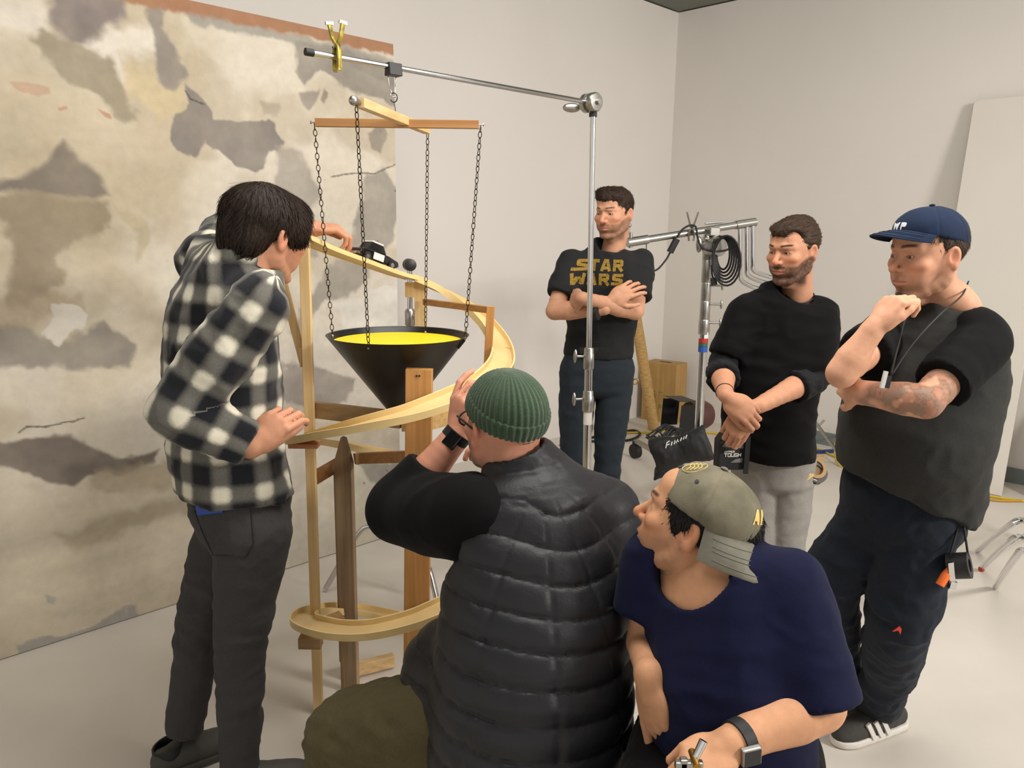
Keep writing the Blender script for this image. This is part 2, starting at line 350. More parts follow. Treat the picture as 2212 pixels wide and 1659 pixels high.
def make_backdrop():
    NS, NZ = 760, 540
    s = np.linspace(0, BDL, NS+1); z = np.linspace(0.004, BDH, NZ+1); S, Z = np.meshgrid(s, z, indexing='ij')
    Q = np.stack([S.ravel(), Z.ravel()], 1); P3 = np.column_stack([Q*1.0, np.zeros(len(Q))])
    w1 = np.stack([fbm(P3*7+3, 1, 4), fbm(P3*7+9, 5, 4)], 1)-.5; w2 = np.stack([fbm(P3*30, 12, 3), fbm(P3*30+5, 15, 3)], 1)-.5
    col = np.tile(s2l((196, 184, 160)), (len(Q), 1)); big = fbm(P3*2.2+7, 31, 4); col *= (0.9+.2*big)[:, None]
    warmth = sstep(.42, .62, fbm(P3*1.4+20, 41, 4))[:, None]; col = col*(1-.5*warmth)+s2l((212, 204, 190))*.5*warmth
    cloud = sstep(.50, .64, fbm(P3*[2.6, 3.4, 1]+60, 141, 4))[:, None]; col = col*(1-.45*cloud)+s2l((166, 148, 118))*.45*cloud
    for soft, c, st, warp, poly in PLASTER:
        soft = soft*.5 if soft < .1 else soft
        pl = np.array([bd(x, y) for x, y in poly]); lo = pl.min(0)-soft-warp-.05; hi = pl.max(0)+soft+warp+.05
        ix = np.where((Q[:, 0] > lo[0]) & (Q[:, 0] < hi[0]) & (Q[:, 1] > lo[1]) & (Q[:, 1] < hi[1]))[0]
        if len(ix) == 0: continue
        d = poly_sd(Q[ix]+w1[ix]*warp*1.6+w2[ix]*warp*.6, pl)
        m = (1-sstep(-soft, soft, d))*st*(.82+.36*(fbm(P3[ix]*9, 77, 3)-.3)); m = np.clip(m, 0, 1)[:, None]
        col[ix] = col[ix]*(1-m)+s2l(c)*m*(.86+.28*fbm(P3[ix]*[5, 14, 1], 61, 3))[:, None]
    for width, line in [(.003, [(42, 934), (60, 921), (100, 922), (140, 914), (182, 904)]), (.003, [(716, 382), (766, 374), (810, 374), (868, 350)]),
                        (.004, [(855, 413), (870, 416)]), (.0025, [(400, 196), (412, 215), (440, 225)])]:
        L = [bd(x, y) for x, y in line]
        for a, b in zip(L[:-1], L[1:]):
            e = b-a; Qw = Q+w2*.01; t = np.clip(((Qw-a)@e)/(e@e), 0, 1); dd = np.linalg.norm(Qw-a-e*t[:, None], axis=1)
            m = (1-sstep(width*.5, width*1.6, dd))[:, None]*.8; col = col*(1-m)+s2l((70, 60, 50))*m
    for k in range(26):                       # faint speckle and trowel nicks
        c = rng.uniform([0, 0], [3.2, BDH]); dd = np.linalg.norm((Q-c+w2*.05)*[1, 1.4], axis=1); r = rng.uniform(.003, .009)
        m = (1-sstep(r*.5, r, dd))[:, None]*.6; col = col*(1-m)+s2l((90, 80, 68))*m
    # raw brown strip along the top edge
    m = sstep(BDH-.062, BDH-.04, Q[:, 1]+w2[:, 1]*.03)[:, None]*sstep(-.1, .3, 1.6-Q[:, 0])[:, None]; col = col*(1-m)+s2l((158, 112, 78))*m
    V3 = BD0+np.outer(Q[:, 0], LDIR)+np.outer(Q[:, 1], V(0, 0, 1))+np.outer((fbm(P3*1.1+4, 91, 2)-.5)*.03*np.minimum(1, Q[:, 1]), BDN)
    idx = np.arange(len(Q)).reshape(NS+1, NZ+1)
    F = np.stack([idx[:-1, :-1], idx[:-1, 1:], idx[1:, 1:], idx[1:, :-1]], -1).reshape(-1, 4)
    m = mat('painted_backdrop_canvas', (200, 190, 170), .8, attr='paint', var=.07, vscale=28, bump=.12, bscale=70)
    root = empty('painted_backdrop', BD0+LDIR*BDL/2, 'tall canvas backdrop painted with cream and grey peeling plaster, left of frame', 'backdrop')
    obj('canvas', V3, F, m, root, smooth=True, attrs={'paint': np.clip((col*.9+col.mean(1, keepdims=True)*.1)*(.93+.16*(fbm(P3*[4, 9, 1]+40, 131, 4)-.5)[:, None]), 0, .86)})
    fr = MB()                                 # wooden flat behind the canvas
    for zz in (.03, BDH/2, BDH-.03): fr.bar(BD0+V(0, 0, zz)-BDN*.05, BD0+LDIR*BDL+V(0, 0, zz)-BDN*.05, .045, .06)
    fr.build('back_rail', WOODTAN_X, root)
    for t in (0.02, BDL/2, BDL-.02): MB().bar(BD0+LDIR*t-BDN*.05, BD0+LDIR*t-BDN*.05+V(0, 0, BDH), .045, .04, LDIR).build('back_upright', WOODTAN, root)
make_backdrop()

# ---------------------------------------------------------------- white boards leaning on the right wall
WBOARD = mat('white_board_paint', (220, 214, 205), .8, var=.02, vscale=2)
def leaning_board(bl, br, top_z, label, r=.08, lean=.55, name='leaning_panel'):
    bl = np.asarray(bl, float); br = np.asarray(br, float); w = np.linalg.norm(br-bl); X = (br-bl)/w
    nw = nrm(V(1, 1, 0)); dist = np.dot(CORNER-bl, nw)-.045; h = math.sqrt(top_z**2+dist**2); Y = nrm(V(0, 0, top_z)+nw*dist)
    pl = [(0, 0), (w, 0), (w, h-r)]+[(w-r+r*math.cos(a), h-r+r*math.sin(a)) for a in np.linspace(0, math.pi/2, 6)]+[(r+r*math.cos(a), h-r+r*math.sin(a)) for a in np.linspace(math.pi/2, math.pi, 6)]
    o = MB().prism(pl, -.022, bl+V(0, 0, .004), X, Y).build(name, WBOARD); tag(o, label, 'board'); return bl, np.cross(X, Y), X, Y
_bl = atz(1928, 1014, 0)+RDIR*.17-nrm(V(1, 1, 0))*.10; _br = _bl+RDIR*0.52
_B = leaning_board(_bl, _br, 2.46, 'tall white board with rounded corner leaning on right wall behind blue cap', .03)
leaning_board(_bl+RDIR*.66+nrm(V(1, 1, 0))*.10, _bl+RDIR*1.3+nrm(V(1, 1, 0))*.10, .72, 'short white board leaning on right wall at the right edge of view', .05)
# black scrap of tape on the leaning board
_R = ray(2177, 655); _o = V(0, 0, CAM_H); _p = _o+_R*(np.dot(_B[0]-_o, _B[1])/np.dot(_R, _B[1]))
tag(MB().prism([(-.014, -.045), (-.004, -.02), (.022, .05), (.006, .02), (-.016, .0)], -.004, _p, _B[2], _B[3]).build('tape_scrap', BLACKRUB), 'small torn scrap of black tape on the white board', 'tape')
# ================================================================ C-stand with the arm
def knob(mb, p, d, r=.016, l=.03):
    """T-shaped tightening handle"""
    p = np.asarray(p, float); d = nrm(d); mb.cyl(p, p+d*l, .005, n=8)
    u = nrm(np.cross(d, (0, 0, 1))); w = np.cross(u, d)
    mb.ball(p+d*(l+.004), (r*.45, r*.45, r*1.5), 10, np.column_stack([d, u, w]))
def cleg(mb, base, ang, l=.42, h=.26, r=.0125):
    """bent chrome leg: leaves the column, bends down to the floor"""
    d = V(math.cos(ang), math.sin(ang), 0); b = np.asarray(base, float)
    P = [b+V(0, 0, h), b+d*.06+V(0, 0, h), b+d*(l*.45)+V(0, 0, h*.96), b+d*(l*.62)+V(0, 0, h*.82), b+d*(l*.95)+V(0, 0, .05), b+d*l+V(0, 0, .014)]
    mb.tube(catmull(P, 5), r, 10); return b+d*l
stand_base = at(1262, 1352, 3.0); stand_base[2] = 0; pole_top = at(1281, 250, 3.0)
cs = empty('c_stand', stand_base, 'chrome stand with long horizontal arm reaching over the black funnel', 'stand')
axis = nrm(pole_top-stand_base); PT = lambda z: stand_base+axis*(z/axis[2])
z2 = at(1270, 770, 3.0)[2]; z1 = at(1269, 862, 3.0)[2]; zt = at(1268, 900, 3.0)[2]
MB().cyl(PT(.06), PT(z1), .0165, n=20).build('lower_column', CHROME, cs, smooth=40)
MB().cyl(PT(z1), PT(z2), .0150, n=20).build('middle_column', CHROME, cs, smooth=40)
MB().cyl(PT(z2), pole_top, .0105, n=20).build('upper_riser', CHROME, cs, smooth=40)
for zz, r, kd in ((z1, .022, (-1, -.25, .0)), (z2, .020, (-1, -.25, 0.05))):
    c = MB().lathe([(r*.86, -.05), (r, -.045), (r, .01), (r*.9, .013), (r*.9, .03), (r*.8, .034)], PT(zz), axis, 20).build('collar', STEEL, cs, smooth=40)
    k = MB(); knob(k, PT(zz)+V(-r, 0, .0), kd, .018, .03); k.build('tightening_knob', STEEL, c, smooth=50)
MB().lathe([(.0175, -.03), (.0175, .03)], PT(zt), axis, 20).build('white_tape_band', mat('white_cloth_tape', (226, 222, 214), .7), cs, smooth=40)
for i, a in enumerate((math.radians(200), math.radians(325), math.radians(80))):
    m = MB(); cleg(m, stand_base, a, .40, .30-.06*i); m.build('leg', CHROME, cs, smooth=50)
arm0 = at(1276, 222, 3.0); arm1 = at(668, 113, 2.29)
ad = nrm(arm1-arm0)
MB().cyl(pole_top-axis*.004, pole_top+axis*.012, .0145, n=20).build('riser_cap', BLACKRUB, cs, smooth=40)
gh = MB(); gh.cyl(pole_top, arm0-V(0, 0, .01), .012, n=14)
hd = nrm(np.cross(ad, (0, 0, 1)))
gh.lathe([(.012, -.034), (.030, -.032), (.034, -.026), (.034, -.008), (.026, -.006), (.026, .006), (.034, .008), (.034, .026), (.03, .032), (.012, .034)], arm0, hd, 28)
g = gh.build('grip_head', STEEL, cs, smooth=40)
k = MB(); k.cyl(arm0+hd*.03, arm0+hd*.05, .009, n=10); k.ball(arm0+hd*.055+V(-.03, 0, -.012), (.034, .012, .017), 14); k.build('grip_handle', STEEL, g, smooth=60)
k = MB(); k.cyl(arm0-hd*.03, arm0-hd*.046, .010, n=12); k.build('grip_bolt', STEEL, g, smooth=40)
armo = MB().cyl(arm0-ad*.02, arm1, .0082, n=18).build('arm', CHROME, cs, smooth=40)
MB().cyl(arm1-ad*.012, arm1+ad*.012, .0102, n=18).build('arm_end_cap', BLACKRUB, armo, smooth=40)

# yellow spring clamp on the arm
def along_arm(px):
    lo, hi = 0.0, 1.0
    for _ in range(40):
        t = (lo+hi)/2; P = lerp(arm0, arm1, t)-V(0, 0, CAM_H); x = W_PX/2+FPX*np.dot(P, RT)/np.dot(P, FW)
        if x > px: lo = t
        else: hi = t
    return lerp(arm0, arm1, (lo+hi)/2)
YEL = mat('worn_yellow_paint', (186, 168, 60), .45, .2, rgb2=(120, 104, 40), vscale=45)
pc = along_arm(728); cl = empty('spring_clamp', pc, 'yellow metal spring clamp clipped near the tip of the chrome arm', 'clamp')
for sgn in (-1, 1):
    jaw = MB(); s_ = sgn
    pts = [pc+ad*(.000*s_)+hd*.012*s_+V(0, 0, -.036), pc+hd*.014*s_+V(0, 0, -.01), pc+hd*.010*s_+V(0, 0, .022), pc+ad*(.004*-s_)+hd*.014*-s_+V(0, 0, .05), pc+ad*(.011*-s_)+hd*.018*-s_+V(0, 0, .086)]
    C = catmull(pts, 4)
    jaw.tube(C, .0125, 10, flat=.5)
    j = jaw.build('jaw', YEL, cl, smooth=50); MB().bar(pts[-1], pts[-1]+V(0, 0, .004)+(pts[-1]-pts[-2])*.12, .023, .007, hd).build('grip_tip', STEEL, j)
MB().tube([pc+V(0, 0, .028)+hd*.008*math.cos(t)+V(0, 0, .008)*math.sin(t)+ad*(.006*t/6.28-.009) for t in np.linspace(0, 19, 40)], .0016, 6).build('spring', DARKMETAL, cl, smooth=True)

# black binder clip with a wire hook
bc = along_arm(850); bn = empty('binder_clip', bc, 'black binder clip pinched on the chrome arm with wire handles down', 'clip')
MB().prism([(-.0165, -.024), (.0165, -.024), (.0125, .012), (-.0125, .012)], .044, bc-ad*.022, -hd, (0, 0, 1)).build('body', BLACKMET, bn, bevel=.002)
for s_ in (-1, 1):
    q = bc+V(0, 0, -.022)
    MB().tube(catmull([q+ad*.014*s_+hd*.010, q+ad*.010*s_+hd*.008+V(0, 0, -.03), q+ad*.006*s_+hd*.004+V(0, 0, -.048), q+ad*.011*s_+V(0, 0, -.056), q+ad*.005*s_+V(0, 0, -.062), q+ad*.001*s_+V(0, 0, -.06)], 5), .0014, 6).build('wire_handle', CHROME, bn, smooth=True)
q = bc+V(0, 0, -.084)
MB().tube([q+V(.010*math.sin(t), 0, .012*math.cos(t)-.004*t/6) for t in np.linspace(-.6, 4.4, 22)], .0018, 6).build('hook', DARKMETAL, bn, smooth=True)

# ================================================================ wooden cross, chains, funnel
FY = bc[1]; zc = at(857, 267, FY)[2]
b1a = at(682, 267, FY); b1b = at(1034, 267, FY); b1a[2] = b1b[2] = zc
def at_z_near(px, py, z): return atz(px, py, z)
b2a = atz(777, 222, zc+.006); b2b = atz(922, 281, zc+.006)
mid = (b1a+b1b)/2
cr = empty('hanging_cross', mid, 'cross of two pale wooden sticks hanging under the binder clip', 'wooden cross')
MB().bar(b1a, b1b, .022, .024, cham=.001).build('cross_stick', WOODORANGE_X, cr)
MB().bar(b2a, b2b, .024, .024, cham=.001).build('cross_stick', wood('pale_pine_along_y', (222, 192, 140), (190, 152, 98), axis=1), cr)
MB().cyl(q-V(0, 0, .012), mid+V(0, 0, .012), .0014, n=6).build('hanger_wire', DARKMETAL, cr)
d2 = nrm(b2b-b2a)
sc = MB(); sc.ball(b2a-d2*.02+V(-.008, 0, .002), .0125, 14); sc.cyl(b2a-d2*.02+V(-.008, 0, .002), b2a+d2*.01, .0075, n=12); sc.build('ball_knob', STEEL, cr, smooth=60)
for e, dd in ((b1b, V(1, 0, 0)), (b1a, V(-1, 0, 0)), (b2b, d2)):
    m = MB(); m.cyl(e-dd*.005, e+dd*.016, .0018, n=8); m.cyl(e+dd*.013, e+dd*.016, .0045, n=10); m.build('screw', STEEL, cr, smooth=40)
rimL = at(708, 722, FY); rimR = at(1012, 722, FY); RR = (rimR[0]-rimL[0])/2; rim_c = V((rimL[0]+rimR[0])/2, FY, rimL[2]+.0)
bot = at(856, 888, FY); hgt = rim_c[2]-bot[2]; rb = .034
BLKP = mat('satin_black_plastic', (5, 5, 5), .36, bump=.03, bscale=30)
YELP = mat('yellow_funnel_paint', (238, 212, 20), .5, var=.06, vscale=90)
fu = empty('funnel', V(rim_c[0], FY, bot[2]), 'large black funnel painted yellow inside, hanging on four chains', 'funnel')
th = .004
MB().lathe([(rb, 0), (RR, hgt), (RR+.002, hgt+.002), (RR-th, hgt+.001), (RR-th-.014, hgt-.016), (RR-th-.016, hgt-.019), (rb-.004, .003)], V(rim_c[0], FY, bot[2]), (0, 0, 1), 72).build('shell', BLKP, fu, smooth=35)
k = hgt/(RR-rb); r1 = RR-.0135
MB().lathe([(r1-.0045, hgt-.0135*k), (r1-.006, hgt-.0135*k+.001), (rb-.004+.006, .012), (rb-.002, .010)], V(rim_c[0], FY, bot[2]), (0, 0, 1), 72).build('yellow_lining', YELP, fu, smooth=35)
MB().bar(V(rim_c[0]+RR*.86, FY-RR*.25, bot[2]+hgt-.03), V(rim_c[0]+RR*.955, FY-RR*.27, bot[2]+hgt-.003), .012, .003, (0, 1, 0)).build('seam_strap', BLACKMET, fu)
CHM = mat('dark_chain_steel', (58, 46, 36), .45, .8)
# one twisted-oval chain link, shared by every link
_t = np.linspace(0, 2*math.pi, 15)[:-1]
lk = MB(); lk.tube([V(.0052*math.sin(t), .0006*math.sin(2*t), .0098*math.cos(t)) for t in _t], .00135, 5, closed=True)
_lo = lk.build('chain_link', CHM, None, origin=(0, 0, 0), smooth=True); LINK = _lo.data; bpy.data.objects.remove(_lo)
def chain(p0, p1, label):
    p0 = np.asarray(p0, float); p1 = np.asarray(p1, float); L = np.linalg.norm(p1-p0); n = int(L/.0168); D = nrm(p1-p0)
    e = empty('chain', p0, label, 'chain', 'funnel chains'); q = Vector(-D).to_track_quat('Z', 'Y'); r = random.uniform(0, 3)
    for i in range(n):
        o = bpy.data.objects.new('link', LINK); COL.objects.link(o); o.parent = e
        o.location = Vector(D*L*(i+.5)/n); o.rotation_mode = 'QUATERNION'
        o.rotation_quaternion = q @ Matrix.Rotation(r+i*math.pi/2+random.uniform(-.25, .25), 3, 'Z').to_quaternion()
    return e
bolt = MB(); ends = []
def rim_pt(px): 
    x = at(px, 725, FY)[0]; return x
zr = bot[2]+hgt
cA = V(rim_c[0]-RR*.90, FY-.03, zr); cB = V(at(796, 738, FY-RR*.9)[0], FY-RR*.9, zr-.012); cC = V(at(919, 708, FY+RR*.88)[0], FY+RR*.88, zr-.014); cD = V(rim_c[0]+RR*.955, FY-.02, zr-.004)
cD[0] = rim_c[0]+RR*.96
chain(b1a+V(-.004, -.0, -.004), cA, 'dark steel chain from the left end of the wooden cross to funnel rim')
chain(b2a-d2*.012+V(-.004, 0, -.008), cB, 'dark steel chain from the ball knob down the front of the funnel')
chain(b2b+d2*.008+V(0, 0, -.01), cC, 'dark steel chain from the far stick end to the back of the funnel')
chain(b1b+V(.006, 0, -.004), cD, 'dark steel chain from the right end of the wooden cross to funnel rim')
for c in (cA, cB, cC, cD): MB().ball(c+V(0, -.003, 0), .0045, 8).build('rivet', STEEL, fu, smooth=True)

# ================================================================ wooden toy-car track
tr = empty('wooden_track', V(-.36, 2.5, 0), 'spiral wooden toy car track on posts winding around the funnel', 'toy track')
def beam(name, a, b, w, h, m, up=(0, 0, 1), bev=.0012): return MB().bar(a, b, w, h, up, cham=bev).build(name, m, tr)
fl_ = lambda x, y, z=0.0: atz(x, y, z)
YP = 2.39
pb = V(*fl_(688, 1541)); pb[2] = 0; ptp = at(657, 508, pb[1])
beam('tall_post', pb, ptp, .030, .020, WOODPALE, (0, 1, 0))
beam('tall_post', pb+V(-.012, .022, 0), lerp(pb, ptp, .97)+V(-.014, .022, 0), .012, .024, WOODTAN, (0, 1, 0))
beam('diagonal_brace', at(598, 560, pb[1]+.04), at(656, 782, pb[1]+.035), .024, .018, WOODPALE, (0, 1, 0))
beam('brace_block', at(655, 752, pb[1]+.012), at(657, 792, pb[1]+.012), .022, .02, WOODPALE, (0, 1, 0))
# front 2x4
p24t = at(906, 797, 2.285); p24b = at(897, 1480, 2.285); p24b[2] = 0
_p24 = beam('front_post', p24b, p24t, .078, .036, WOODORANGE, (0, 1, 0))
for px, py in ((906, 812), (900, 812)): MB().cyl(at(px, py, 2.269), at(px, py, 2.264), .003, n=8).build('screw', DARKMETAL, _p24, smooth=40)
# weathered picket with pointed top
pk = V(*fl_(756, 1497)); pk[2] = .0; pkt = at(744, 945, pk[1]); w_ = .031; hk = pkt[2]
pcu = nrm(V(1, -.28, 0))
MB().prism([(-w_, 0.0), (w_, .025), (w_, hk-.085), (.008, hk-.004), (-.004, hk), (-w_, hk-.085)], -.022, pk+V(-.003, 0, 0), pcu, (0, 0, 1)).build('weathered_picket', WOODGREY, tr, bevel=.0015)
MB().prism([(-w_, 0.10), (w_-.01, .10), (w_-.01, hk-.13), (-w_, hk-.13)], -.018, pk+V(-.012, .024, 0), pcu, (0, 0, 1)).build('picket_backing', WOODGREY, tr, bevel=.001)
# cross boards
beam('cross_board', at(672, 884, pb[1]+.03), at(866, 907, 2.335), .018, .052, WOODTAN_X)
MB().prism([(-.012, -.03), (.014, -.03), (.014, .026), (-.016, .03)], -.03, at(876, 912, 2.32), (1, 0, 0), (0, 0, 1)).build('gusset_block', WOODPALE, tr, bevel=.001)
beam('cross_board', at(925, 905, 2.33), at(1040, 876, 2.50), .018, .068, wood('knotty_pine_across', (216, 184, 124), (184, 140, 84), axis=0))
beam('cross_board', at(770, 990, 2.52), at(884, 986, 2.31), .02, .036, WOODORANGE_X)
MB().box(at(773, 990, 2.50), (.012, .02, .038)).build('end_block', WOODPALE, tr)
_z = fl_(668, 1040, 0)[2]
beam('cross_board', at(667, 1040, 2.425), at(735, 1000, 2.60), .016, .046, WOODORANGE_X)
MB().box(at(658, 960, 2.30), (.088, .05, .014)).build('rest_block', wood('red_edged_pine', (206, 150, 104), (186, 110, 76), axis=0), tr, bevel=.001)
MB().box(at(671, 1385, 2.30), (.07, .04, .036)).build('rest_block', WOODTAN_X, tr, bevel=.001)
beam('floor_brace', V(*fl_(745, 1452, .03)), V(*fl_(850, 1425, .03)), .03, .045, WOODPALE_X)
# back post with block, orange beam and hanger
bpt = at(908, 604, 2.86); bpb = bpt.copy(); bpb[2] = 0
beam('back_post', bpb, bpt, .042, .02, WOODPALE, (0, 1, 0))
MB().box(at(886, 626, 2.86), (.034, .028, .052)).build('post_block', WOODPALE, tr, bevel=.001)
beam('orange_beam', at(917, 652, 2.83), at(1062, 670, 2.60), .018, .022, WOODORANGE_X)
beam('orange_upright', at(1060, 662, 2.585), at(1053, 796, 2.585), .026, .022, WOODORANGE, (0, 1, 0))
MB().box(at(1058, 772, 2.60), (.03, .05, .04)).build('post_block', WOODPALE, tr)
rbp = at(1100, 755, 2.60); beam('right_post', V(rbp[0], 2.66, 0), V(rbp[0], 2.66, rbp[2]), .035, .02, WOODPALE, (0, 1, 0))
# the track itself: floor strip with two low rails, built along centre lines
def track(name, pts, n=10, w=.072, bank=0.0, rail=.017):
    C = catmull(pts, n); T = np.gradient(C, axis=0); T /= np.linalg.norm(T, axis=1)[:, None]
    S = np.cross(T, V(0, 0, 1)); S /= np.linalg.norm(S, axis=1)[:, None]
    B = np.broadcast_to(np.asarray(bank, float), (len(C),)) if np.ndim(bank) == 0 else np.interp(np.linspace(0, 1, len(C)), np.linspace(0, 1, len(bank)), bank)
    S = S*np.cos(B)[:, None]+V(0, 0, 1)*np.sin(B)[:, None]; U = np.cross(S, T)
    def strip(nm, u0, u1, h0, h1, m):
        v = []; f = []
        for c, s, u in zip(C, S, U): v += [c+s*u0+u*h0, c+s*u1+u*h0, c+s*u1+u*h1, c+s*u0+u*h1]
        for i in range(len(C)-1):
            for j in range(4): f.append((4*i+j, 4*i+(j+1) % 4, 4*i+4+(j+1) % 4, 4*i+4+j))
        k = 4*(len(C)-1); f += [(3, 2, 1, 0), (k, k+1, k+2, k+3)]
        obj(nm, v, f, m, tr, smooth=35)
    strip('track_floor', -w/2, w/2, -.004, .0, PLY); strip('track_rail', -w/2-.005, -w/2, -.006, rail, PLYR); strip('track_rail', w/2, w/2+.005, -.006, rail, PLYR)
    return C, T, S, U
PLY = mat('plywood_strip', (214, 184, 128), .5, var=.08, vscale=14, bump=.05, bscale=120)
PLYR = mat('plywood_rail', (226, 198, 138), .45, var=.06, vscale=20)
zs = at(672, 516, 2.44)
RC, RTAN, RS_, RU = track('ramp', [at(648, 512, 2.43), at(700, 536, 2.52), at(780, 565, 2.66), at(850, 590, 2.78), at(893, 602, 2.855)], 8, rail=.008)
track('upper', [at(893, 602, 2.855), at(960, 634, 2.88), at(1020, 672, 2.84), at(1066, 720, 2.73), at(1084, 768, 2.58), at(1068, 806, 2.44), at(1020, 842, 2.32), at(950, 872, 2.23), at(880, 896, 2.18), at(800, 915, 2.17), at(720, 933, 2.20), at(660, 947, 2.28), at(632, 952, 2.40), at(650, 953, 2.53), at(700, 959, 2.64), at(780, 973, 2.76), at(860, 990, 2.84), at(940, 1022, 2.84)], 7, bank=[0, .12, .2, .3, .34, .34, .3, .24, .18, .14, .1, .1, .1, .05, .05, 0, 0, 0])
track('lower', [at(1010, 1100, 2.80), at(1075, 1190, 2.62), at(1060, 1250, 2.42), at(1000, 1292, 2.27), at(940, 1322, 2.19), at(880, 1345, 2.155), at(800, 1363, 2.14), at(730, 1364, 2.16), at(675, 1352, 2.21), at(655, 1340, 2.30), at(668, 1326, 2.40), at(705, 1319, 2.50), at(770, 1320, 2.58), at(840, 1335, 2.62), at(880, 1348, 2.60)], 8, bank=.06)
MB().prism([(-.03, 0), (.05, .0), (.02, .05)], .012, at(712, 1342, 2.34), (1, 0, 0), (0, 1, .0)).build('gusset_block', WOODTAN, tr)
# toy car parked on the ramp
ci = int(len(RC)*.60); cp = (RC[ci]+RC[ci-1])/2+RU[ci]*.001; cf, csd, cu = RTAN[ci], RS_[ci], RU[ci]
tc = empty('toy_car', cp, 'black and white toy police car on the wooden ramp under the fingers', 'toy car')
GLOSSB = mat('gloss_black_enamel', (10, 10, 11), .15, coat=.6); TWH = mat('toy_white_enamel', (225, 222, 214), .35)
CS = 1.35
def cpos(a, s, u): return cp+(cf*a+csd*s+cu*u)*CS
def cprism(poly, d, s0): return MB().prism(poly, -d/CS, cpos(0, s0, 0), cf*CS, cu*CS) if np.dot(np.cross(cf, cu), csd) < 0 else MB().prism(poly, d/CS, cpos(0, s0, 0), cf*CS, cu*CS)
cprism([(-.062, .010), (.066, .010), (.070, .018), (.066, .026), (.030, .032), (-.04, .033), (-.064, .029), (-.068, .018)], .046, -.023).build('car_body', GLOSSB, tc, bevel=.004)
cab = cprism([(-.040, .032), (.026, .031), (.010, .052), (-.028, .053)], .038, -.019).build('cabin', mat('toy_dark_glass', (30, 32, 34), .1), tc, bevel=.003)
cprism([(-.029, .0525), (.011, .0515), (.009, .0555), (-.027, .0565)], .036, -.018).build('roof', TWH, cab, bevel=.001)
MB().bar(cpos(-.008, -.014, .0585), cpos(-.008, .014, .0585), .009, .008, cu).build('light_bar', CHROME, cab)
for s_ in (-.0238, .0230): cprism([(-.022, .012), (.014, .012), (.014, .029), (-.022, .029)], .0008, s_).build('door_panel', TWH, tc)
for a in (-.042, .044):
    for s_ in (-.021, .021):
        w = MB().cyl(cpos(a, s_-.005, .0125), cpos(a, s_+.005, .0125), .012*CS, n=18).build('wheel', BLACKRUB, tc, smooth=40)
        MB().cyl(cpos(a, s_-.0056, .0125), cpos(a, s_+.0056, .0125), .006*CS, n=12).build('hubcap', CHROME, w, smooth=40)
MB().bar(cpos(.070, -.021, .016), cpos(.070, .021, .016), .006, .008, cu).build('front_bumper', CHROME, tc)
MB().bar(cpos(-.067, -.021, .016), cpos(-.067, .021, .016), .006, .008, cu).build('rear_bumper', CHROME, tc)

# ================================================================ second C-stand half hidden behind the track
s2 = at(886, 700, 3.25); b2 = V(s2[0], 3.25, 0)
c2 = empty('c_stand', b2, 'chrome stand behind the funnel, half hidden by the pale back post', 'stand')
zt2 = at(884, 572, 3.25)[2]
MB().cyl(V(b2[0], 3.25, .05), V(b2[0], 3.25, zt2-.20), .0165, n=16).build('column', CHROME, c2, smooth=40)
MB().cyl(V(b2[0], 3.25, zt2-.22), V(b2[0], 3.25, zt2-.02), .0115, n=16).build('riser', CHROME, c2, smooth=40)
m = MB().lathe([(.018, -.05), (.022, -.045), (.022, .01), (.016, .02)], V(b2[0], 3.25, zt2-.20), (0, 0, 1), 16).build('collar', STEEL, c2, smooth=40)
k = MB(); knob(k, V(b2[0]+.01, 3.24, zt2-.21), (.8, -.5, .1), .02, .03); k.build('tightening_knob', STEEL, m, smooth=50)
MB().lathe([(.01, -.02), (.025, -.017), (.025, .017), (.01, .02)], V(b2[0], 3.25, zt2), (.4, -.9, 0), 20).build('grip_head', DARKMETAL, c2, smooth=40)
k = MB(); k.tube(catmull([V(b2[0], 3.24, zt2-.10), V(b2[0]+.03, 3.22, zt2-.11), V(b2[0]+.04, 3.22, zt2-.15)], 5), .008, 8); k.build('side_handle', STEEL, c2, smooth=50)
for i, a in enumerate((-65, 55, 175)):
    m = MB(); cleg(m, b2, math.radians(a), .40, .24+.05*i); m.build('leg', CHROME, c2, smooth=50)
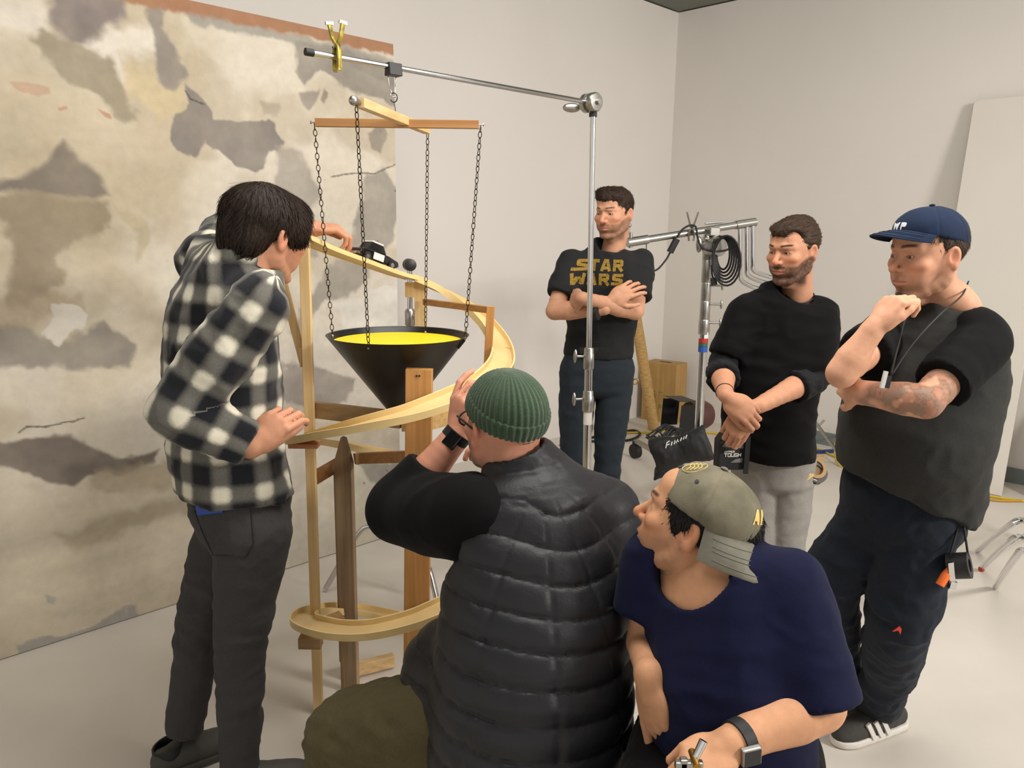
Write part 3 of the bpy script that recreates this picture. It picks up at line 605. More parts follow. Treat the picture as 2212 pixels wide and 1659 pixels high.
# ================================================================ bodies and cloth grown as one skin from soft-joined volumes
class Field:
    """distance grid; volumes are melted together, then skinned with surface nets"""
    def __init__(s, lo, hi, h):
        s.h = h; s.lo = np.asarray(lo, float); s.n = np.maximum(4, np.ceil((np.asarray(hi, float)-s.lo)/h).astype(int)+1)
        s.d = np.full(tuple(s.n), 1.0, np.float32)
    def region(s, lo, hi):
        a = np.clip(np.floor((np.asarray(lo)-s.lo)/s.h).astype(int), 0, s.n-1); b = np.clip(np.ceil((np.asarray(hi)-s.lo)/s.h).astype(int)+1, 1, s.n)
        if (b-a <= 0).any(): return None
        ax = [(s.lo[k]+s.h*np.arange(a[k], b[k])).astype(np.float32) for k in range(3)]
        return tuple(slice(a[k], b[k]) for k in range(3)), ax[0][:, None, None], ax[1][None, :, None], ax[2][None, None, :]
    def mix(s, sl, d, k, op='u'):
        c = s.d[sl]
        if op == 'u':
            if k <= 0: s.d[sl] = np.minimum(c, d)
            else:
                h = np.maximum(k-np.abs(c-d), 0)/k; s.d[sl] = np.minimum(c, d)-h*h*k*.25
        elif op == 's':
            d = -d
            if k <= 0: s.d[sl] = np.maximum(c, d)
            else:
                h = np.maximum(k-np.abs(c-d), 0)/k; s.d[sl] = np.maximum(c, d)+h*h*k*.25
    def ell(s, c, r, R=None, k=.02, op='u'):
        """ellipsoid; columns of R are its axes"""
        c = np.asarray(c, float); r = np.broadcast_to(np.asarray(r, float), (3,)); m = r.max()+k+2*s.h
        if R is not None: ext = np.abs(np.asarray(R))@r+k+2*s.h
        else: ext = r+k+2*s.h
        q = s.region(c-ext, c+ext)
        if q is None: return s
        sl, X, Y, Z = q; X = X-c[0]; Y = Y-c[1]; Z = Z-c[2]
        if R is not None:
            R = np.asarray(R); u, v, w = (X*R[0, i]+Y*R[1, i]+Z*R[2, i] for i in range(3))
        else: u, v, w = X, Y, Z
        k0 = np.sqrt((u/r[0])**2+(v/r[1])**2+(w/r[2])**2); k1 = np.sqrt((u/r[0]**2)**2+(v/r[1]**2)**2+(w/r[2]**2)**2)+1e-9
        s.mix(sl, (k0*(k0-1)/k1).astype(np.float32), k, op); return s
    def cone(s, a, b, ra, rb, k=.02, op='u'):
        a = np.asarray(a, float); b = np.asarray(b, float); m = max(ra, rb)+k+2*s.h
        q = s.region(np.minimum(a, b)-m, np.maximum(a, b)+m)
        if q is None: return s
        sl, X, Y, Z = q; e = b-a; L = max(1e-9, e@e); X = X-a[0]; Y = Y-a[1]; Z = Z-a[2]
        t = np.clip((X*e[0]+Y*e[1]+Z*e[2])/L, 0, 1)
        d = np.sqrt((X-t*e[0])**2+(Y-t*e[1])**2+(Z-t*e[2])**2)-(ra+(rb-ra)*t)
        s.mix(sl, d.astype(np.float32), k, op); return s
    def limb(s, pts, rad, k=.02, n=0, op='u'):
        pts = np.asarray(pts, float); rad = np.asarray(rad, float)
        if n: 
            t = np.linspace(0, 1, len(pts)); P = catmull(pts, n); rad = np.interp(np.linspace(0, 1, len(P)), t, rad); pts = P
        for i in range(len(pts)-1): s.cone(pts[i], pts[i+1], rad[i], rad[i+1], k if i == 0 else min(k, .006 if n else k), op)
        return s
    def loft(s, rings, k=.02, n=4, op='u'):
        """rings: (centre, side axis, half width, half depth); elliptical sections melted along a smooth spine"""
        C = catmull([r[0] for r in rings], n); m = len(C); t0 = np.linspace(0, 1, len(rings)); t1 = np.linspace(0, 1, m)
        S = np.stack([np.interp(t1, t0, [nrm(r[1])[j] for r in rings]) for j in range(3)], 1)
        A = np.interp(t1, t0, [r[2] for r in rings]); B = np.interp(t1, t0, [r[3] for r in rings])
        for i in range(m-1):
            a, b = C[i], C[i+1]; e = b-a; L = e@e; ax = e/math.sqrt(L); mm = max(A[i], A[i+1], B[i], B[i+1])+k+2*s.h
            q = s.region(np.minimum(a, b)-mm, np.maximum(a, b)+mm)
            if q is None: continue
            sl, X, Y, Z = q; X = X-a[0]; Y = Y-a[1]; Z = Z-a[2]
            tr_ = (X*e[0]+Y*e[1]+Z*e[2])/L; t = np.clip(tr_, 0, 1)
            sd = nrm(S[i]+S[i+1]); sd = nrm(sd-ax*(sd@ax)); fd = np.cross(ax, sd)
            u = X*sd[0]+Y*sd[1]+Z*sd[2]; v = X*fd[0]+Y*fd[1]+Z*fd[2]; w = (tr_-t)*math.sqrt(L)
            ra = A[i]+(A[i+1]-A[i])*t; rb = B[i]+(B[i+1]-B[i])*t; rc = np.minimum(ra, rb)*.6
            k0 = np.sqrt((u/ra)**2+(v/rb)**2+(w/rc)**2); k1 = np.sqrt((u/ra**2)**2+(v/rb**2)**2+(w/rc**2)**2)+1e-9
            s.mix(sl, (k0*(k0-1)/k1).astype(np.float32), k if i == 0 else .008, op)
        return s
    def cut(s, p, nvec, lo=None, hi=None, k=0.0):
        """remove everything on the side nvec points to (inside an optional box)"""
        p = np.asarray(p, float); nv = nrm(nvec)
        q = s.region(lo if lo is not None else s.lo, hi if hi is not None else s.lo+s.n*s.h)
        if q is None: return s
        sl, X, Y, Z = q; d = ((X-p[0])*nv[0]+(Y-p[1])*nv[1]+(Z-p[2])*nv[2]).astype(np.float32)
        s.d[sl] = np.maximum(s.d[sl], np.broadcast_to(d, s.d[sl].shape)); return s
    def like(s):
        g = Field(s.lo, s.lo, s.h); g.n = s.n; g.d = np.full(tuple(s.n), 1.0, np.float32); return g
    def merge(s, g, k=.03):
        s.mix(tuple(slice(0, q) for q in s.n), g.d, k); return s
    def sleeve(s, pts, rad, end, d, k=.035, n=3):
        """tube of cloth cut square at its end, then melted into the garment"""
        g = s.like(); g.limb(pts, rad, .02, n); g.cut(end, d); return s.merge(g, k)
    def mesh(s, smooth=1):
        d = s.d.copy()
        for a in range(3):
            sl = [slice(None)]*3
            for e in (0, -1): sl[a] = e; d[tuple(sl)] = np.maximum(d[tuple(sl)], s.h)
        neg = d < 0; cnt = np.zeros(tuple(s.n-1), np.int8)
        for i in (0, 1):
            for j in (0, 1):
                for k in (0, 1): cnt += neg[i:neg.shape[0]-1+i, j:neg.shape[1]-1+j, k:neg.shape[2]-1+k]
        act = np.argwhere((cnt > 0) & (cnt < 8)); N = len(act)
        if N == 0: return np.zeros((0, 3)), np.zeros((0, 4), int)
        I, J, K = act.T; cor = {}
        for i in (0, 1):
            for j in (0, 1):
                for k in (0, 1): cor[i, j, k] = d[I+i, J+j, K+k]
        acc = np.zeros((N, 3)); num = np.zeros(N)
        for a in cor:
            for ax in range(3):
                if a[ax]: continue
                b = list(a); b[ax] = 1; b = tuple(b); da, db = cor[a], cor[b]; mk = (da < 0) != (db < 0)
                t = np.where(mk, da/np.where(mk, da-db, 1), 0); p = np.tile(np.array(a, float), (N, 1)); p[:, ax] = t
                acc += p*mk[:, None]; num += mk
        vv = (act+acc/num[:, None])*s.h+s.lo
        vid = np.full(tuple(s.n-1), -1, np.int32); vid[I, J, K] = np.arange(N)
        F = []
        for ax in range(3):
            o = [(1, 2), (2, 0), (0, 1)][ax]
            n0 = [slice(1, -1)]*3; n0[ax] = slice(0, -1); n1 = [slice(1, -1)]*3; n1[ax] = slice(1, None)
            A = neg[tuple(n0)]; Bn = neg[tuple(n1)]; idx = np.argwhere(A != Bn)
            if len(idx) == 0: continue
            fl = A[tuple(idx.T)]; base = idx.copy(); base[:, o[0]] += 1; base[:, o[1]] += 1
            def cell(du, dv):
                c = base.copy(); c[:, o[0]] -= du; c[:, o[1]] -= dv; return vid[c[:, 0], c[:, 1], c[:, 2]]
            q = np.stack([cell(1, 1), cell(0, 1), cell(0, 0), cell(1, 0)], 1)
            q[~fl] = q[~fl][:, ::-1]; F.append(q)
        F = np.concatenate(F); F = F[(F >= 0).all(1)]
        return relax(vv, F, smooth), F
def relax(v, F, it=1, lam=.5):
    if it <= 0: return v
    E = np.concatenate([F[:, [0, 1]], F[:, [1, 2]], F[:, [2, 3]], F[:, [3, 0]]]); n = len(v)
    deg = np.bincount(E[:, 0], minlength=n)+np.bincount(E[:, 1], minlength=n)
    for _ in range(it):
        a = np.stack([np.bincount(E[:, 0], v[E[:, 1], k], n)+np.bincount(E[:, 1], v[E[:, 0], k], n) for k in range(3)], 1)/np.maximum(1, deg)[:, None]
        v = v*(1-lam)+a*lam
    return v
def vnormals(v, F):
    a = np.cross(v[F[:, 2]]-v[F[:, 0]], v[F[:, 3]]-v[F[:, 1]]); n = np.zeros_like(v)
    for k in range(4):
        for c in range(3): n[:, c] += np.bincount(F[:, k], a[:, c], len(v))
    return n/np.maximum(1e-12, np.linalg.norm(n, axis=1))[:, None]
def folds(v, F, amp, fr, seed=0, ax=None, stretch=4.0, w=None):
    """cloth wrinkles: ridged noise pulled out along ax"""
    N = vnormals(v, F); P = v.copy()
    if ax is not None:
        a = nrm(ax); P = P-np.outer(P@a, a)*(1-1/stretch)
    warp = np.stack([fbm(v*3.1+9, seed+50, 2), fbm(v*3.1+21, seed+53, 2), fbm(v*3.1+33, seed+57, 2)], 1)*.25
    n = fbm((P+warp)*fr, seed, 2); r = 1-np.abs(2*n-1)*1.6
    d = amp*(r-.45)*(1 if w is None else w)
    return v+N*d[:, None]
def bbox(pts, m): p = np.asarray(pts, float).reshape(-1, 3); return p.min(0)-m, p.max(0)+m
def basis(f, up=(0, 0, 1)):
    """columns: right-hand side x, forward y, up z"""
    f = nrm(f); x = nrm(np.cross(f, up)); z = np.cross(x, f); return np.column_stack([x, f, z])

# ---------------------------------------------------------------- hand
def hand_parts(wrist, d, nb, side, curl=(.5, .5, .5, .5), spread=.07, thumb=(.7, .3, .4), scale=1.0, curl2=None):
    """wrist point, d = wrist->knuckles, nb = back-of-hand normal, side=+1 right hand (thumb side = d x nb ... per side)"""
    d = nrm(d); nb = nrm(np.asarray(nb)-d*np.dot(nb, d)); t = np.cross(d, nb)*side   # t points to the thumb side
    s = scale; P = []
    palm = wrist+d*.052*s
    P.append(('ell', palm, (.043*s, .050*s, .0155*s), np.column_stack([t, d, nb]), .012))
    P.append(('cone', wrist-d*.01*s, wrist+d*.03*s, .0245*s, .022*s, .015))
    P.append(('ell', wrist+d*.035*s+t*.024*s-nb*.007*s, (.017*s, .030*s, .015*s), np.column_stack([t, d, nb]), .014))
    offs = [(.031, .094, (.046, .027, .022), .0092), (.0105, .099, (.050, .031, .024), .0094), (-.0105, .095, (.046, .029, .023), .0090), (-.030, .086, (.036, .022, .020), .0080)]
    joints = []
    for i, (to, do, ln, r) in enumerate(offs):
        p = wrist+t*to*s+d*do*s*.96-nb*.001; c = curl[i]; c2 = c if curl2 is None else curl2[i]; a = spread*(1.5-i)*.8
        fd = nrm(d*math.cos(a)+t*math.sin(a)); ang = c*1.25; ch = [p-fd*.022*s, p]
        rr = [r*1.05*s, r*1.08*s]
        for j, l in enumerate(ln):
            dirv = fd*math.cos(ang)-nb*math.sin(ang); p = p+dirv*l*s; ch.append(p); rr.append(r*(1.0, .93, .80)[j]*s)
            ang += (c2*1.55, c2*.95, 0)[j]
        P.append(('chain', ch, rr, .007)); joints.append(ch)
    out, curlT, fwd = thumb; b = wrist+t*.026*s+d*.022*s-nb*.008*s
    td = nrm(t*out+d*(1-.45*out)-nb*.28*curlT); ch = [b]; p = b; rr = [.0135*s]; 
    for j, l in enumerate((.040, .032, .026)):
        p = p+td*l*s; ch.append(p); rr.append((.0112, .0102, .0085)[j]*s); td = nrm(td+d*fwd-nb*curlT*.55-t*.35*fwd)
    P.append(('chain', ch, rr, .009)); joints.append(ch)
    return P, joints
def put(f, parts):
    for p in parts:
        if p[0] == 'ell': f.ell(p[1], p[2], p[3], p[4])
        elif p[0] == 'cone': f.cone(p[1], p[2], p[3], p[4], p[5])
        elif p[0] == 'chain':
            ch, rr, k = p[1], p[2], p[3]
            g = Field(f.lo, f.lo, f.h) if False else None
            for i in range(len(ch)-1): f.cone(ch[i], ch[i+1], rr[i], rr[i+1], k if i == 0 else .0025)
def arm_skin(sh, el, wr, parts, ru=.047, re=.037, rw=.026, h=.0034, pts=(), fore=.043):
    allp = [sh, el, wr]+list(pts)
    for p in parts:
        if p[0] == 'chain': allp += list(p[1])
        else: allp.append(p[1])
    lo, hi = bbox(allp, .07); f = Field(lo, hi, h)
    sh, el, wr = (np.asarray(q, float) for q in (sh, el, wr))
    f.limb([sh, lerp(sh, el, .45), el], [ru, ru*.98, re], .02, 3)
    f.limb([el, lerp(el, wr, .3), lerp(el, wr, .65), wr], [re*.98, fore, (fore+rw)/2*.93, rw], .02, 3)
    put(f, parts)
    return f.mesh(1)

# ---------------------------------------------------------------- head (own space: x to its left... +x = person's right, +y = face, +z = up; origin between the ears)
def head_field(h=.0026, wide=1.0, jaw=1.0, nose=1.0, brow=1.0, neck=(0, -.045, -.20), nr=.058, longf=1.0, ears=True, chin=1.0, mouth=True):
    nk = np.asarray(neck, float)
    lo = np.minimum(V(-.125, -.135, -.16), nk-.07); hi = np.maximum(V(.125, .150, .165), nk+.07)
    f = Field(lo, hi, h); lf = longf
    f.ell((0, -.018, .050), (.078*wide, .098, .088), k=0)
    f.ell((0, .030, .0), (.067*wide, .068, .088), k=.03)
    f.ell((0, .036, -.050*lf), (.052*wide*jaw, .054, .060*lf), k=.03)
    for s in (-1, 1):
        f.limb([(s*.064*wide*jaw, -.010, -.020), (s*.058*wide*jaw, .004, -.066*lf), (s*.026*jaw, .062, -.104*lf)], [.018, .019, .017], .022, 3)
        f.ell((s*.046*wide, .066, -.014), (.022, .020, .018), k=.02)          # cheekbone
        f.ell((s*.036*wide, .060, -.055*lf), (.020, .022, .028), k=.02)        # cheek
    f.ell((0, .083, -.106*lf), (.021*chin, .016, .016), k=.02)                # chin
    f.limb([(-.044*wide, .070, .034), (-.020, .0905, .037*1), (0, .088, .034), (.020, .0905, .037), (.044*wide, .070, .034)], [.011*brow]*5, .014, 2)
    f.ell((0, .062, .070), (.052*wide, .034, .040), k=.02)                    # forehead
    for s in (-1, 1):
        f.ell((s*.0325*wide, .101, .012), (.0190, .0150, .0115), k=.010, op='s')    # eye socket
        f.ell((s*.0325*wide, .0745, .0105), (.0175, .0155, .0140), k=.006)          # lids over the eyeball
    for s in (-1, 1):
        f.ell((s*.0325*wide, .0925, .0103), (.0118, .010, .0034), k=.0022, op='s')  # eye opening
    f.limb([(0, .088, .026), (0, .099*1, .006), (0, .108+.006*nose, -.016), (0, .109+.008*nose, -.0245)], [.0068, .0074, .0086, .0094], .010, 3)
    for s in (-1, 1):
        f.ell((s*.0110, .099, -.0275), (.0078, .012, .0080), k=.007)
        f.ell((s*.0065, .106, -.0375), (.0030, .0050, .0032), k=.002, op='s')
    f.ell((0, .080, -.060*lf), (.031, .020, .022), k=.016)                     # muzzle
    if mouth:
        f.limb([(-.025, .084, -.0615*lf), (-.010, .0965, -.0565*lf), (0, .0970, -.0580*lf), (.010, .0965, -.0565*lf), (.025, .084, -.0615*lf)], [.0034, .0052, .0050, .0052, .0034], .005, 2)
        f.limb([(-.022, .085, -.066*lf), (0, .0955, -.0705*lf), (.022, .085, -.066*lf)], [.0036, .0066, .0036], .005, 3)
        f.limb([(-.027, .090, -.0625*lf), (0, .1035, -.0635*lf), (.027, .090, -.0625*lf)], [.0018, .0022, .0018], .0025, 3, op='s')
        f.ell((0, .096, -.084*lf), (.014, .008, .0055), k=.008, op='s')
    if ears:
        for s in (-1, 1):
            R = basis((.30*s, 1, 0), (0, -.18, 1)); R = R@np.array([[math.cos(.25*s), 0, 0], [0, 1, 0], [0, 0, 1.0]])
            R = basis((-.32*s, 1, 0.12), (s*.10, -.12, 1))
            c = V(s*.083*wide, -.012, .003)
            f.ell(c, (.0085, .0195, .0320), R, .006)
            f.ell(c+V(s*.002, -.001, -.026), (.0075, .010, .012), R, .006)
            f.ell(c+R@V(s*.0085, .004, .005), (.0075, .0120, .0205), R, .003, 's')
    f.limb([(0, -.022, -.030), (0, -.030, -.090), nk*.6+V(0, -.012, -.030), nk], [nr*1.05, nr, nr, nr*1.02], .035, 3)
    f.ell((0, .030, -.125*lf), (.024, .030, .018), k=.02)                      # under the jaw
    return f
# ---------------------------------------------------------------- people helpers
def skin_mat(): return mat('skin', (200, 150, 120), .58, attr='tint', var=.07, vscale=60, bump=.08, bscale=300, sss=.12, spec=.25)
SKIN = skin_mat()
def cloth(name, rgb, rough=.85, **k): return mat(name, rgb, rough, var=k.pop('var', .10), vscale=k.pop('vscale', 160), bump=k.pop('bump', .12), bscale=k.pop('bscale', 520), sheen=k.pop('sheen', .03), spec=k.pop('spec', .12), **k)
class Person:
    def __init__(s, base, label):
        s.root = empty('person', base, label, 'person'); s.sv = []; s.sf = []; s.sc = []; s.n = 0
    def skin(s, v, F, c):
        s.sv.append(v); s.sf.append(F+s.n); s.sc.append(np.broadcast_to(c, (len(v), 3)) if np.ndim(c) == 1 else c); s.n += len(v)
    def finish(s):
        return obj('body', np.concatenate(s.sv), np.concatenate(s.sf), SKIN, s.root, smooth=True, attrs={'tint': np.concatenate(s.sc)})
    def part(s, name, v, F, m, parent=None, **k): return obj(name, v, F, m, parent or s.root, smooth=k.pop('smooth', True), **k)
def gauss(P, c, r): return np.exp(-(((P-np.asarray(c))/np.asarray(r))**2).sum(1))
def face_tint(P, skin, lips=(165, 98, 84), brow=(50, 34, 26), beard=None, bcol=(60, 44, 34), wide=1.0, lf=1.0, browk=.9, ruddy=.25):
    c = np.tile(s2l(skin), (len(P), 1)); ax = np.abs(P[:, 0])
    def mixc(m, col):
        nonlocal c; c = c*(1-m[:, None])+s2l(col)*m[:, None]
    red = np.array(skin)*[1.02, .80, .76]
    m = sum(gauss(P, (s*.045, .075, -.025), (.028, .04, .024)) for s in (-1, 1))+gauss(P, (0, .118, -.022), (.018, .03, .016)); mixc(np.clip(m, 0, 1)*ruddy*1.6, red)
    m = sum(gauss(P, (s*.09, -.012, .0), (.014, .03, .04)) for s in (-1, 1)); mixc(np.clip(m, 0, 1)*.4, red)
    m = gauss(P, (0, .098, -.0575*lf), (.021, .016, .0055))+gauss(P, (0, .096, -.0705*lf), (.019, .016, .006)); mixc(np.clip(m, 0, 1)*.85, lips)
    n = fbm(P*[420, 420, 160], 3, 2)
    # brows
    zb = .0395+.004*np.sin(np.clip((ax-.012)/.045, 0, 1)*2.6); m = sstep(.010, .018, ax)*(1-sstep(.046, .056, ax))*(1-sstep(.0022, .0062, np.abs(P[:, 2]-zb)))*sstep(.045, .065, P[:, 1])
    mixc(m*browk*(.75+.5*n).clip(0, 1), brow)
    # lash line around the eye opening
    for s in (-1, 1):
        d = np.sqrt(((P[:, 0]-s*.0325*wide)/.0135)**2+((P[:, 2]-.0108)/.0052)**2); m = (1-sstep(.85, 1.25, d))*sstep(.06, .08, P[:, 1]); mixc(m*.55, (70, 44, 36))
    if beard is not None: mixc(np.clip(beard(P, ax, lf), 0, 1)*(.55+.9*n).clip(.3, 1.15).clip(0, 1), bcol)
    return c
def full_beard(k=1.0, mous=1.0, low=-.045):
    def f(P, ax, lf):
        z = P[:, 2]/lf; lower = 1-sstep(low-.012, low+.012, z+.35*np.clip(.062-P[:, 1], 0, .06)*-1)
        jawl = (1-sstep(-.052, -.034, z-.55*np.clip(.06-P[:, 1], 0, .08)))*sstep(-.02, .0, P[:, 1])
        neck = sstep(-.150, -.118, P[:, 2])
        lipz = np.clip(gauss(P, (0, .10, -.064*lf), (.026, .03, .0125))*1.5, 0, 1); m = jawl*neck*(1-lipz)
        ms = (1-sstep(.024, .034, ax))*(1-sstep(.004, .009, np.abs(z+.0475)))*sstep(.07, .085, P[:, 1])
        return np.maximum(m*k, ms*mous)
    return f
def eyes(p, Hc, R, look, wide=1.0, sc=1.0, iris=(70, 52, 36), parent=None):
    lk = nrm(R.T@nrm(look)); em = mat('eyeball', (230, 226, 220), .12, attr='eye', spec=.6)
    for s in (-1, 1):
        c = V(s*.0325*wide, .0772, .0105); mb = MB(); mb.ball((0, 0, 0), .0117, 22); v = np.concatenate(mb.v)
        a = np.arccos(np.clip((v/.0117)@lk, -1, 1)); col = np.tile(s2l((205, 196, 188)), (len(v), 1))
        col[a < .62] = s2l(iris); col[a < .30] = s2l((8, 6, 6))
        o = obj('eye', to_world(v+c, Hc, R, sc), [q for q in mb.f], em, p.root, smooth=True, attrs={'eye': col})
ZS = .92
def to_world(v, Hc, R, sc=1.0): return Hc+(np.asarray(v, float)*(sc*V(1, 1, ZS)))@R.T
def add_head(p, Hc, R, neck_w, tint, sc=1.0, gaze=None, iris=(70, 52, 36), h=.0026, **kw):
    nk = R.T@(np.asarray(neck_w)-Hc)/(sc*V(1, 1, ZS))
    f = head_field(h=h, neck=nk, **kw); v, F = f.mesh(1); p.skin(to_world(v, Hc, R, sc), F, tint(v))
    if gaze is not None: eyes(p, Hc, R, np.asarray(gaze)-Hc, kw.get('wide', 1.0), sc, iris)
    return f
HAIRM = {}
def hair_mat(name, rgb, rough=.38):
    return mat(name, rgb, max(rough, .58), var=.45, vscale=140, attr=None, bump=.3, bscale=300, spec=.22)
def hair(p, Hc, R, sc, build, m, h=.0034, flow='back', amp=.004, seed=1, name='hair', lo=(-.13, -.15, -.15), hi=(.13, .14, .18), crown=(0, -.03, .12), fr=1.0, strands=4500, slen=.026):
    f = Field(lo, hi, h); build(f); v, F = f.mesh(1); N = vnormals(v, F)
    if flow == 'back':
        q = np.column_stack([v[:, 0]*150, v[:, 1]*14, v[:, 2]*150])*fr; n = fbm(q, seed, 2)
    elif flow == 'side':
        q = np.column_stack([v[:, 0]*30, v[:, 1]*160, v[:, 2]*90])*fr; n = fbm(q, seed, 2)
    elif flow == 'tuft':
        n = fbm(np.column_stack([v[:, 0]*70, v[:, 1]*45, v[:, 2]*30])*fr, seed, 3)
    else:
        d = v-np.asarray(crown); az = np.arctan2(d[:, 1], d[:, 0]); el = np.linalg.norm(d, axis=1)
        q = np.column_stack([np.cos(az)*9*fr, np.sin(az)*9*fr, el*9]); n = .6*fbm(q*1.0, seed, 2)+.4*fbm(q*[3, 3, 1], seed+4, 2)
    v = v+N*(amp*(n-.5)*2)[:, None]
    o = p.part(name, to_world(v, Hc, R, sc), F, m); N = vnormals(v, F)
    if not strands: return o
    # loose strands over the mass: thin tapered ribbons along the lie of the hair
    rs = np.random.default_rng(seed); ok = np.where(((v-V(0, -.02, .045))*N).sum(1) > .45*np.linalg.norm(v-V(0, -.02, .045), axis=1))[0]; k = ok[rs.integers(0, len(ok), strands)]; P = v[k]; n_ = N[k]; J = rs.normal(0, 1, (strands, 3))
    if flow == 'back': t = np.tile([0, -1.0, -.12], (strands, 1))+J*.10
    elif flow == 'radial': t = (P-np.asarray(crown))+J*.008; t[:, 2] -= .03
    else: t = np.column_stack([np.zeros(strands), -.35+1.1*sstep(.0, .07, P[:, 1]), -.9+1.5*sstep(.06, .13, P[:, 2])])+J*.28
    t = t-n_*(t*n_).sum(1)[:, None]; t /= np.maximum(1e-6, np.linalg.norm(t, axis=1))[:, None]; sd = np.cross(t, n_); ln = rs.uniform(.5, 1.0, strands)*slen; wd = rs.uniform(.0005, .0011, strands); lf_ = rs.uniform(.0002, .0022, strands); bend = rs.normal(0, .10, strands)
    rows = []
    for q, ww in ((0, .7), (.4, 1), (.75, .8), (1, .15)):
        s_ = ln*q; c = P+t*s_[:, None]+n_*(.0004+lf_*q*1.2-s_**2/.20)[:, None]+sd*(bend*s_*q)[:, None]; rows += [c-sd*(wd*ww)[:, None], c+sd*(wd*ww)[:, None]]
    RV = np.stack(rows, 1).reshape(-1, 3); b8 = np.arange(strands)[:, None]*8; RF = np.concatenate([b8+np.array([2*i, 2*i+1, 2*i+3, 2*i+2]) for i in range(3)])
    so = p.part('hair_strands', to_world(RV, Hc, R, sc), RF, m, o); so['kind'] = 'stuff'
    return o
def garment(p, name, f, m, fold=(), parent=None, smooth=1, uvfun=None):
    v, F = f.mesh(smooth)
    for (amp, fr, seed, ax, st, w) in fold: v = folds(v, F, amp, fr, seed, ax, st, None if w is None else w(v))
    uv = uvfun(v, F) if uvfun else None
    return p.part(name, v, F, m, parent, uv=uv)
def blen(tag_, *pts): print(tag_, ' '.join('%.2f' % np.linalg.norm(np.asarray(b)-np.asarray(a)) for a, b in zip(pts[:-1], pts[1:])))
def trousers(p, hips, legs, m, waist, side, wz, rx, ry, h=.0075, rk=(.085, .062, .048), fold=.006, seed=3, hem=True, extra=None, name='trousers'):
    """legs: list of (hip, knee, ankle[, radii])"""
    pts = [q for L in legs for q in L[:3]]+list(waist); lo, hi = bbox(pts, .17); f = Field(lo, hi, h)
    f.loft([(w, side, rx[i], ry[i]) for i, w in enumerate(waist)], .02, 3)
    for L in legs:
        hp, kn, an = (np.asarray(q, float) for q in L[:3]); r = L[3] if len(L) > 3 else rk
        f.limb([hp, lerp(hp, kn, .5), kn, lerp(kn, an, .4), an], [r[0], (r[0]+r[1])*.52, r[1], (r[1]*.6+r[2]*.4)*1.02, r[2]], .03, 3)
    if extra: extra(f)
    for L in legs:
        an = np.asarray(L[2], float); d = nrm(an-np.asarray(L[1]))
        f.cut(an+d*.01, d, an-.10, an+.10)
    d_ = nrm(np.asarray(waist[0])-np.asarray(waist[-1]))
    v, F = f.mesh(1); v = folds(v, F, fold, 7, seed, (0, 0, 1), .55); v = folds(v, F, fold*.5, 20, seed+3, None)
    return p.part(name, v, F, m)
def shoe(p, ankle, toe_dir, L=.27, m=None, sole_m=None, z0=0.0, w=.048, name='shoe', hgt=.075, clog=False, stripes=None, toe=None):
    td = nrm(V(toe_dir[0], toe_dir[1], 0)); sd = V(td[1], -td[0], 0); a = V(ankle[0], ankle[1], z0)
    f = Field(*bbox([a-td*.12, a+td*(L), a+V(0, 0, .14)], .08), .005); hl = a-td*.055
    f.limb([hl+V(0, 0, .045), a+td*.06+V(0, 0, .045), a+td*(L-.115)+V(0, 0, .034), a+td*(L-.085)+V(0, 0, .030)], [.036, .042, .040, .030], .02, 3)
    f.ell(a+td*.015+V(0, 0, .068), (.035, .05, hgt*.5), np.column_stack([sd, td, V(0, 0, 1)]), .02)
    f.cut(a+V(0, 0, z0+.016), (0, 0, -1)); v, F = f.mesh(2); up = p.part(name, v, F, m)
    g = Field(*bbox([a-td*.12, a+td*L], .08), .005)
    g.limb([hl+V(0, 0, .014), a+td*.06+V(0, 0, .014), a+td*(L-.115)+V(0, 0, .014), a+td*(L-.085)+V(0, 0, .014)], [.041, .046, .046, .034], .01, 3)
    g.cut(a+V(0, 0, .026), (0, 0, 1)); g.cut(a+V(0, 0, .001), (0, 0, -1)); v, F = g.mesh(1); p.part('sole', v, F, sole_m or m, up)
    return up, a, td, sd
def project_on(ob_v, ob_F, pts, d, off=.0015):
    """push points along d until they meet the surface"""
    from mathutils.bvhtree import BVHTree
    t = BVHTree.FromPolygons([Vector(q) for q in ob_v], [tuple(int(i) for i in q) for q in ob_F]); out = []; dv = Vector(nrm(d))
    for q in pts:
        h = t.ray_cast(Vector(q)-dv*.6, dv, 1.4)
        out.append(np.array(h[0])-np.array(dv)*off if h[0] is not None else np.asarray(q, float))
    return np.array(out)
def fill_letters(polys, step):
    """flat polygons -> fine triangle soup points (u,v) with faces, so they can be bent over cloth"""
    VV = []; FF = []
    for poly in polys:
        bm = bmesh.new(); vs = [bm.verts.new((x, y, 0)) for x, y in poly]; bm.faces.new(vs)
        bmesh.ops.triangulate(bm, faces=bm.faces[:])
        for _ in range(6):
            e = [e for e in bm.edges if e.calc_length() > step]
            if not e: break
            bmesh.ops.subdivide_edges(bm, edges=e, cuts=1); bmesh.ops.triangulate(bm, faces=bm.faces[:])
        bm.verts.index_update(); o = len(VV); VV += [(v.co.x, v.co.y) for v in bm.verts]; FF += [tuple(v.index+o for v in f.verts) for f in bm.faces]; bm.free()
    return np.array(VV), FF
